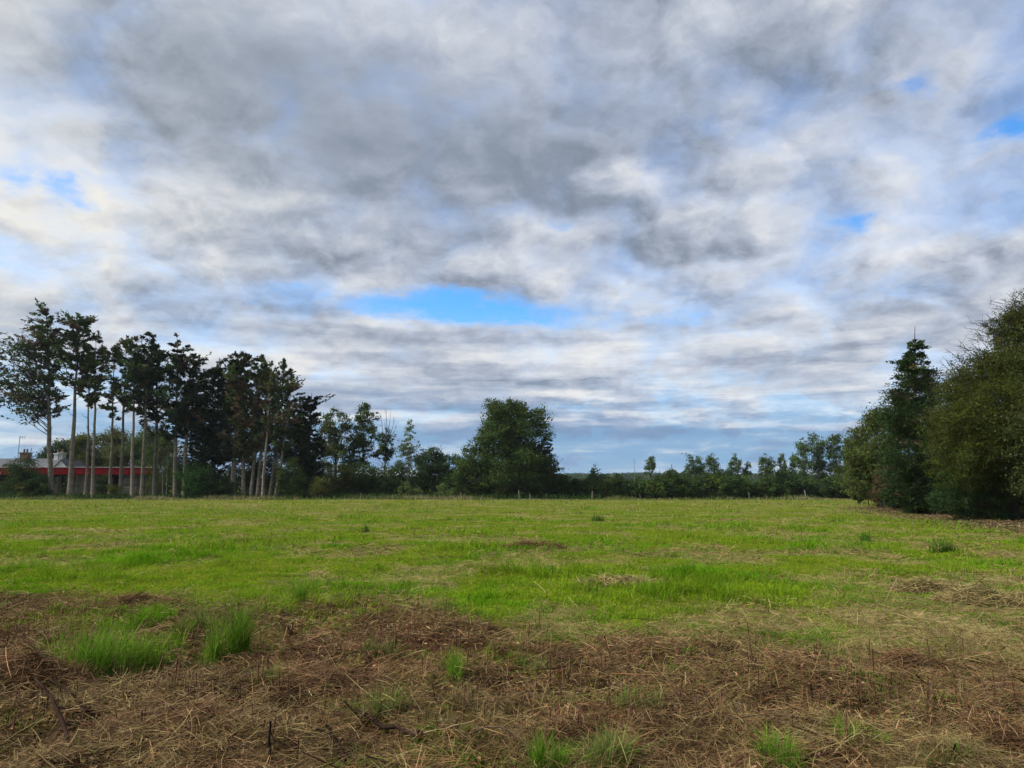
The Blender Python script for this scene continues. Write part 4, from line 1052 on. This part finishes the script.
def buildings():
    D = 117.0
    X = lambda px: at(px, 480, D)[0]
    Z = lambda py: at(20, py, D)[2]
    g = float(gz(X(60), D)) - .1
    t = thing('shed', 'long low timber shed with a red fascia board along its roof edge', 'shed', (X(60), D, g + .1))
    zt, zf = Z(467.6), Z(474.6)
    def boards(a, b, z0, z1, vertical=True):
        """a run of separate planks with open joints, one wall part"""
        mb = MB(); n = max(2, int(abs(X(b) - X(a)) / .19)); xs = np.linspace(X(a), X(b), n + 1)
        if vertical:
            for i in range(n):
                d = rng.uniform(0, .03); box(mb, xs[i], xs[i + 1] - .018, D + d, D + d + .05, z0, z1 - rng.uniform(0, .05), pal(1, [(.13, .105, .08), (.09, .075, .055), (.17, .14, .11)], .12, .02)[0])
        else:
            m = 12; zs = np.linspace(z0, z1, m + 1)
            for i in range(m):
                d = rng.uniform(0, .02); box(mb, xs[0], xs[-1], D + d, D + d + .05, zs[i], zs[i + 1] - .02, pal(1, [(.20, .18, .15), (.15, .13, .105), (.25, .23, .20)], .1)[0])
        return mb.build('wall_boards', M_BARK, t)
    boards(-34, -8, g, zf); boards(14, 42, g, zf); boards(73, 110.5, g, zf); boards(118.5, 137, g, zf, False); boards(137, 153, g, zf)
    d = boards(54, 59.5, g, zf - .25); d.name = 'door'; d['label'] = 'brown board door standing open'
    bx('red_panel', X(42.6), X(53.5), D - .01, D + .06, zf - .55, zf, M_RED, t)
    bx('back_wall', X(-34), X(153), D + 5.0, D + 5.2, g, zf + .3, M_DARK, t)  # near-black colour paints in the shade seen through the open bays
    bx('end_wall', X(153) - .15, X(153), D + .2, D + 4.99, g, zf, M_BOARD, t)
    bx('end_wall', X(-34), X(-34) + .15, D + .2, D + 4.99, g, zf, M_BOARD, t)
    bx('window_shutter', X(111.5), X(113.6), D + .02, D + .07, g + .8, zf - .5, M_RED, t)
    bx('fascia', X(-35), X(153.6), D - .92, D - .86, zf, zt, M_RED, t)
    bx('roof_edge', X(-35.4), X(154), D - .98, D - .55, zt + .003, zt + .09, M_TRIM, t)
    r0, r1 = zt - .03, zt + .25
    poly('roof', [(X(-35), D - .84, r0), (X(153.6), D - .84, r0), (X(153.6), D + 5.3, r1), (X(-35), D + 5.3, r1),
                  (X(-35), D - .84, r0 - .1), (X(153.6), D - .84, r0 - .1), (X(153.6), D + 5.3, r1 - .1), (X(-35), D + 5.3, r1 - .1)],
         [(0, 1, 2, 3), (7, 6, 5, 4), (0, 4, 5, 1), (1, 5, 6, 2), (2, 6, 7, 3), (3, 7, 4, 0)], M_SHEET, t)
    for px in (-8, 14, 60, 66, 110, 119):
        bx('post', X(px), X(px) + .14, D + .06, D + .2, g, zf, M_BOARD, t)
    # white ladder leaning at the open bay, and a pale block by it
    lt = thing('ladder', 'white ladder leaning against the left end of the red-edged shed', 'ladder', (X(2), D - 1.2, g + .1))
    for px in (.2, 3.8):
        mb = MB(); tube(mb, [(X(px), D - 1.5, g), (X(px), D - 1.3, (g + Z(472)) / 2), (X(px), D - 1.02, Z(472))], .045, (.55, .54, .52), 6); mb.build('rail', M_BARK, lt)
    for k in range(7):
        u = (k + .7) / 7.4; mb = MB(); y_ = D - 1.5 + .48 * u; z_ = g + (Z(472) - g) * u
        tube(mb, [(X(.2), y_, z_), (X(2), y_, z_), (X(3.8), y_, z_)], .03, (.5, .49, .47), 6); mb.build('rung', M_BARK, lt)
    me_mb = MB(); c = np.array([X(7), D - 2.5, g + .35]); ph = rng.random(40)
    an = np.linspace(0, 2 * math.pi, 9)[:-1]
    rings = [(.10, -.35), (.50, -.30), (.62, .0), (.50, .22), (.12, .30)]
    v = [c + [r * math.cos(a) * (.85 + .3 * ph[(i * 8 + j) % 40]), .7 * r * math.sin(a), z * (.9 + .2 * ph[j])] for i, (r, z) in enumerate(rings) for j, a in enumerate(an)]
    f = [(i * 8 + j, i * 8 + (j + 1) % 8, (i + 1) * 8 + (j + 1) % 8, (i + 1) * 8 + j) for i in range(4) for j in range(8)]
    me_mb.add(v, f, (.38, .37, .34)); tag(me_mb.build('stone', M_BARK, None, True), 'pale block of stone lying beside the white ladder', 'stone')

    # cottage behind the shed
    D2 = 131.0
    X2 = lambda px, dd=0: at(px, 465, D2 + dd)[0]
    Z2 = lambda py, dd=0: at(20, py, D2 + dd)[2]
    g2 = float(gz(X2(30), D2)) - .1
    t = thing('cottage', 'grey slate roofed cottage behind the shed, with white gable and chimneys', 'cottage', (X2(30), D2, g2 + .1))
    xa, xb = X2(-34), X2(57); ze, zr = Z2(470), Z2(458.5, 3)
    bx('wall', xa + .2, xb - .2, D2 + .2, D2 + 5.8, g2, ze - .05, M_RENDER, t)
    def roof(name, x0, x1, y0, ym, y1, z0, z1, th=.12):
        v = [(x, y, z) for x in (x0, x1) for y, z in ((y0, z0), (ym, z1), (y1, z0), (y1, z0 - th), (ym, z1 - th), (y0, z0 - th))]
        return poly(name, v, [(0, 1, 7, 6), (1, 2, 8, 7), (2, 3, 9, 8), (3, 4, 10, 9), (4, 5, 11, 10), (5, 0, 6, 11), (0, 5, 4, 1), (1, 4, 3, 2), (6, 7, 10, 11), (7, 8, 9, 10)], M_SLATE, t)
    rf = roof('roof', xa, xb, D2 - .3, D2 + 3, D2 + 6.3, ze, zr)
    s0 = (zr - ze) / 3.3
    sk = poly('skylight', [(X2(-1), D2 + .6, ze + s0 * .9 + .05), (X2(4), D2 + .6, ze + s0 * .9 + .05), (X2(4), D2 + 1.5, ze + s0 * 1.8 + .05), (X2(-1), D2 + 1.5, ze + s0 * 1.8 + .05),
                           (X2(-1), D2 + .6, ze + s0 * .9 - .02), (X2(4), D2 + .6, ze + s0 * .9 - .02), (X2(4), D2 + 1.5, ze + s0 * 1.8 - .02), (X2(-1), D2 + 1.5, ze + s0 * 1.8 - .02)],
              [(0, 1, 2, 3), (7, 6, 5, 4), (0, 4, 5, 1), (1, 5, 6, 2), (2, 6, 7, 3), (3, 7, 4, 0)], M_DARK, t)
    # white gabled wing facing the field
    gx0, gx1 = X2(53, -3), X2(68.5, -3); gm = (gx0 + gx1) / 2; zb, za = Z2(469.5, -3), Z2(460.3, -3); y0, y1 = D2 - 3, D2 + 3
    v = [(gx0, y0, g2), (gx1, y0, g2), (gx1, y0, zb), (gm, y0, za), (gx0, y0, zb), (gx0, y1, g2), (gx1, y1, g2), (gx1, y1, zb), (gm, y1, za), (gx0, y1, zb)]
    poly('gable_wall', v, [(0, 1, 2, 3, 4), (9, 8, 7, 6, 5), (0, 5, 6, 1), (1, 6, 7, 2), (4, 9, 5, 0), (2, 7, 8, 3), (3, 8, 9, 4)], M_RENDER, t)
    for sgn, xe in ((-1, gx0), (1, gx1)):
        e = (xe + sgn * .18, zb - .1); a = (gm, za + .05)
        vv = [(e[0], y0 - .12, e[1]), (a[0], y0 - .12, a[1]), (a[0], y1, a[1]), (e[0], y1, e[1])]
        vv += [(p[0], p[1], p[2] + .12) for p in vv]
        poly('gable_roof', vv, [(0, 3, 2, 1), (4, 5, 6, 7), (0, 1, 5, 4), (1, 2, 6, 5), (2, 3, 7, 6), (3, 0, 4, 7)], M_SLATE, t)
    def chimney(pa, pb, ptop, mat, pots, lab):
        c = bx('chimney', X2(pa, 3), X2(pb, 3), D2 + 2.5, D2 + 3.5, zr - .8, Z2(ptop, 3), mat, t); c['label'] = lab
        bx('cap', X2(pa, 3) - .12, X2(pb, 3) + .12, D2 + 2.38, D2 + 3.62, Z2(ptop, 3) + .003, Z2(ptop, 3) + .2, mat, c)
        for px in pots:
            mb = MB(); z0 = Z2(ptop, 3) + .2
            tube(mb, [(X2(px, 3), D2 + 3, z0), (X2(px, 3), D2 + 3, z0 + .3), (X2(px, 3), D2 + 3, z0 + .62)], [.19, .15, .17], (.18, .11, .08), 8); mb.build('chimney_pot', M_BARK, c)
        return c
    chimney(20.6, 29.2, 453.6, M_BRICK, (23, 26), 'brown brick chimney')
    chimney(55, 59, 454.5, M_RENDER, (57,), 'white chimney'); chimney(59.6, 63.6, 453.5, M_STONE, (61.5,), 'grey chimney')
    def aerial(px, top, bars):
        mb = MB(); x = X2(px, 3); zt_ = Z2(top, 3); y = D2 + 2.2
        tube(mb, [(x, y, zr - .6), (x, y, (zr + zt_) / 2), (x + .05, y, zt_)], .05, (.1, .1, .1), 6)
        if bars:
            tube(mb, [(x - .15, y, zt_ - .25), (x + .4, y, zt_ - .25), (x + .95, y, zt_ - .25)], .035, (.1, .1, .1), 6)
            for u in np.linspace(.1, .9, 5): tube(mb, [(x + u, y - .3, zt_ - .25), (x + u, y, zt_ - .25), (x + u, y + .3, zt_ - .25)], .02, (.1, .1, .1), 4)
            for u in (.5, .9): tube(mb, [(x + u, y, zt_ - .6), (x + u, y, zt_ - .25), (x + u, y, zt_ + .1)], .02, (.1, .1, .1), 4)
        mb.build('aerial', M_BARK, t)
    aerial(20.2, 436, True); aerial(32.6, 448, False)
buildings()

def haze():
    m, nt, N, L = newmat('haze'); v = N.new('ShaderNodeVolumePrincipled'); o = N.new('ShaderNodeOutputMaterial')
    v.inputs['Color'].default_value = (.80, .88, 1.0, 1); v.inputs['Density'].default_value = HAZE
    L.new(v.outputs[0], o.inputs['Volume'])
    mb = MB(); box(mb, -9000, 9000, -700, 6500, -12, 45)
    tag(mb.build('haze', m), 'thin haze of damp air over the field and far woods', 'haze', kind='stuff')
HAZE = .00008
haze()
sc.cycles.use_denoising = True
sc.cycles.max_bounces = 6; sc.cycles.transmission_bounces = 3; sc.cycles.sample_clamp_indirect = 4
#@@END
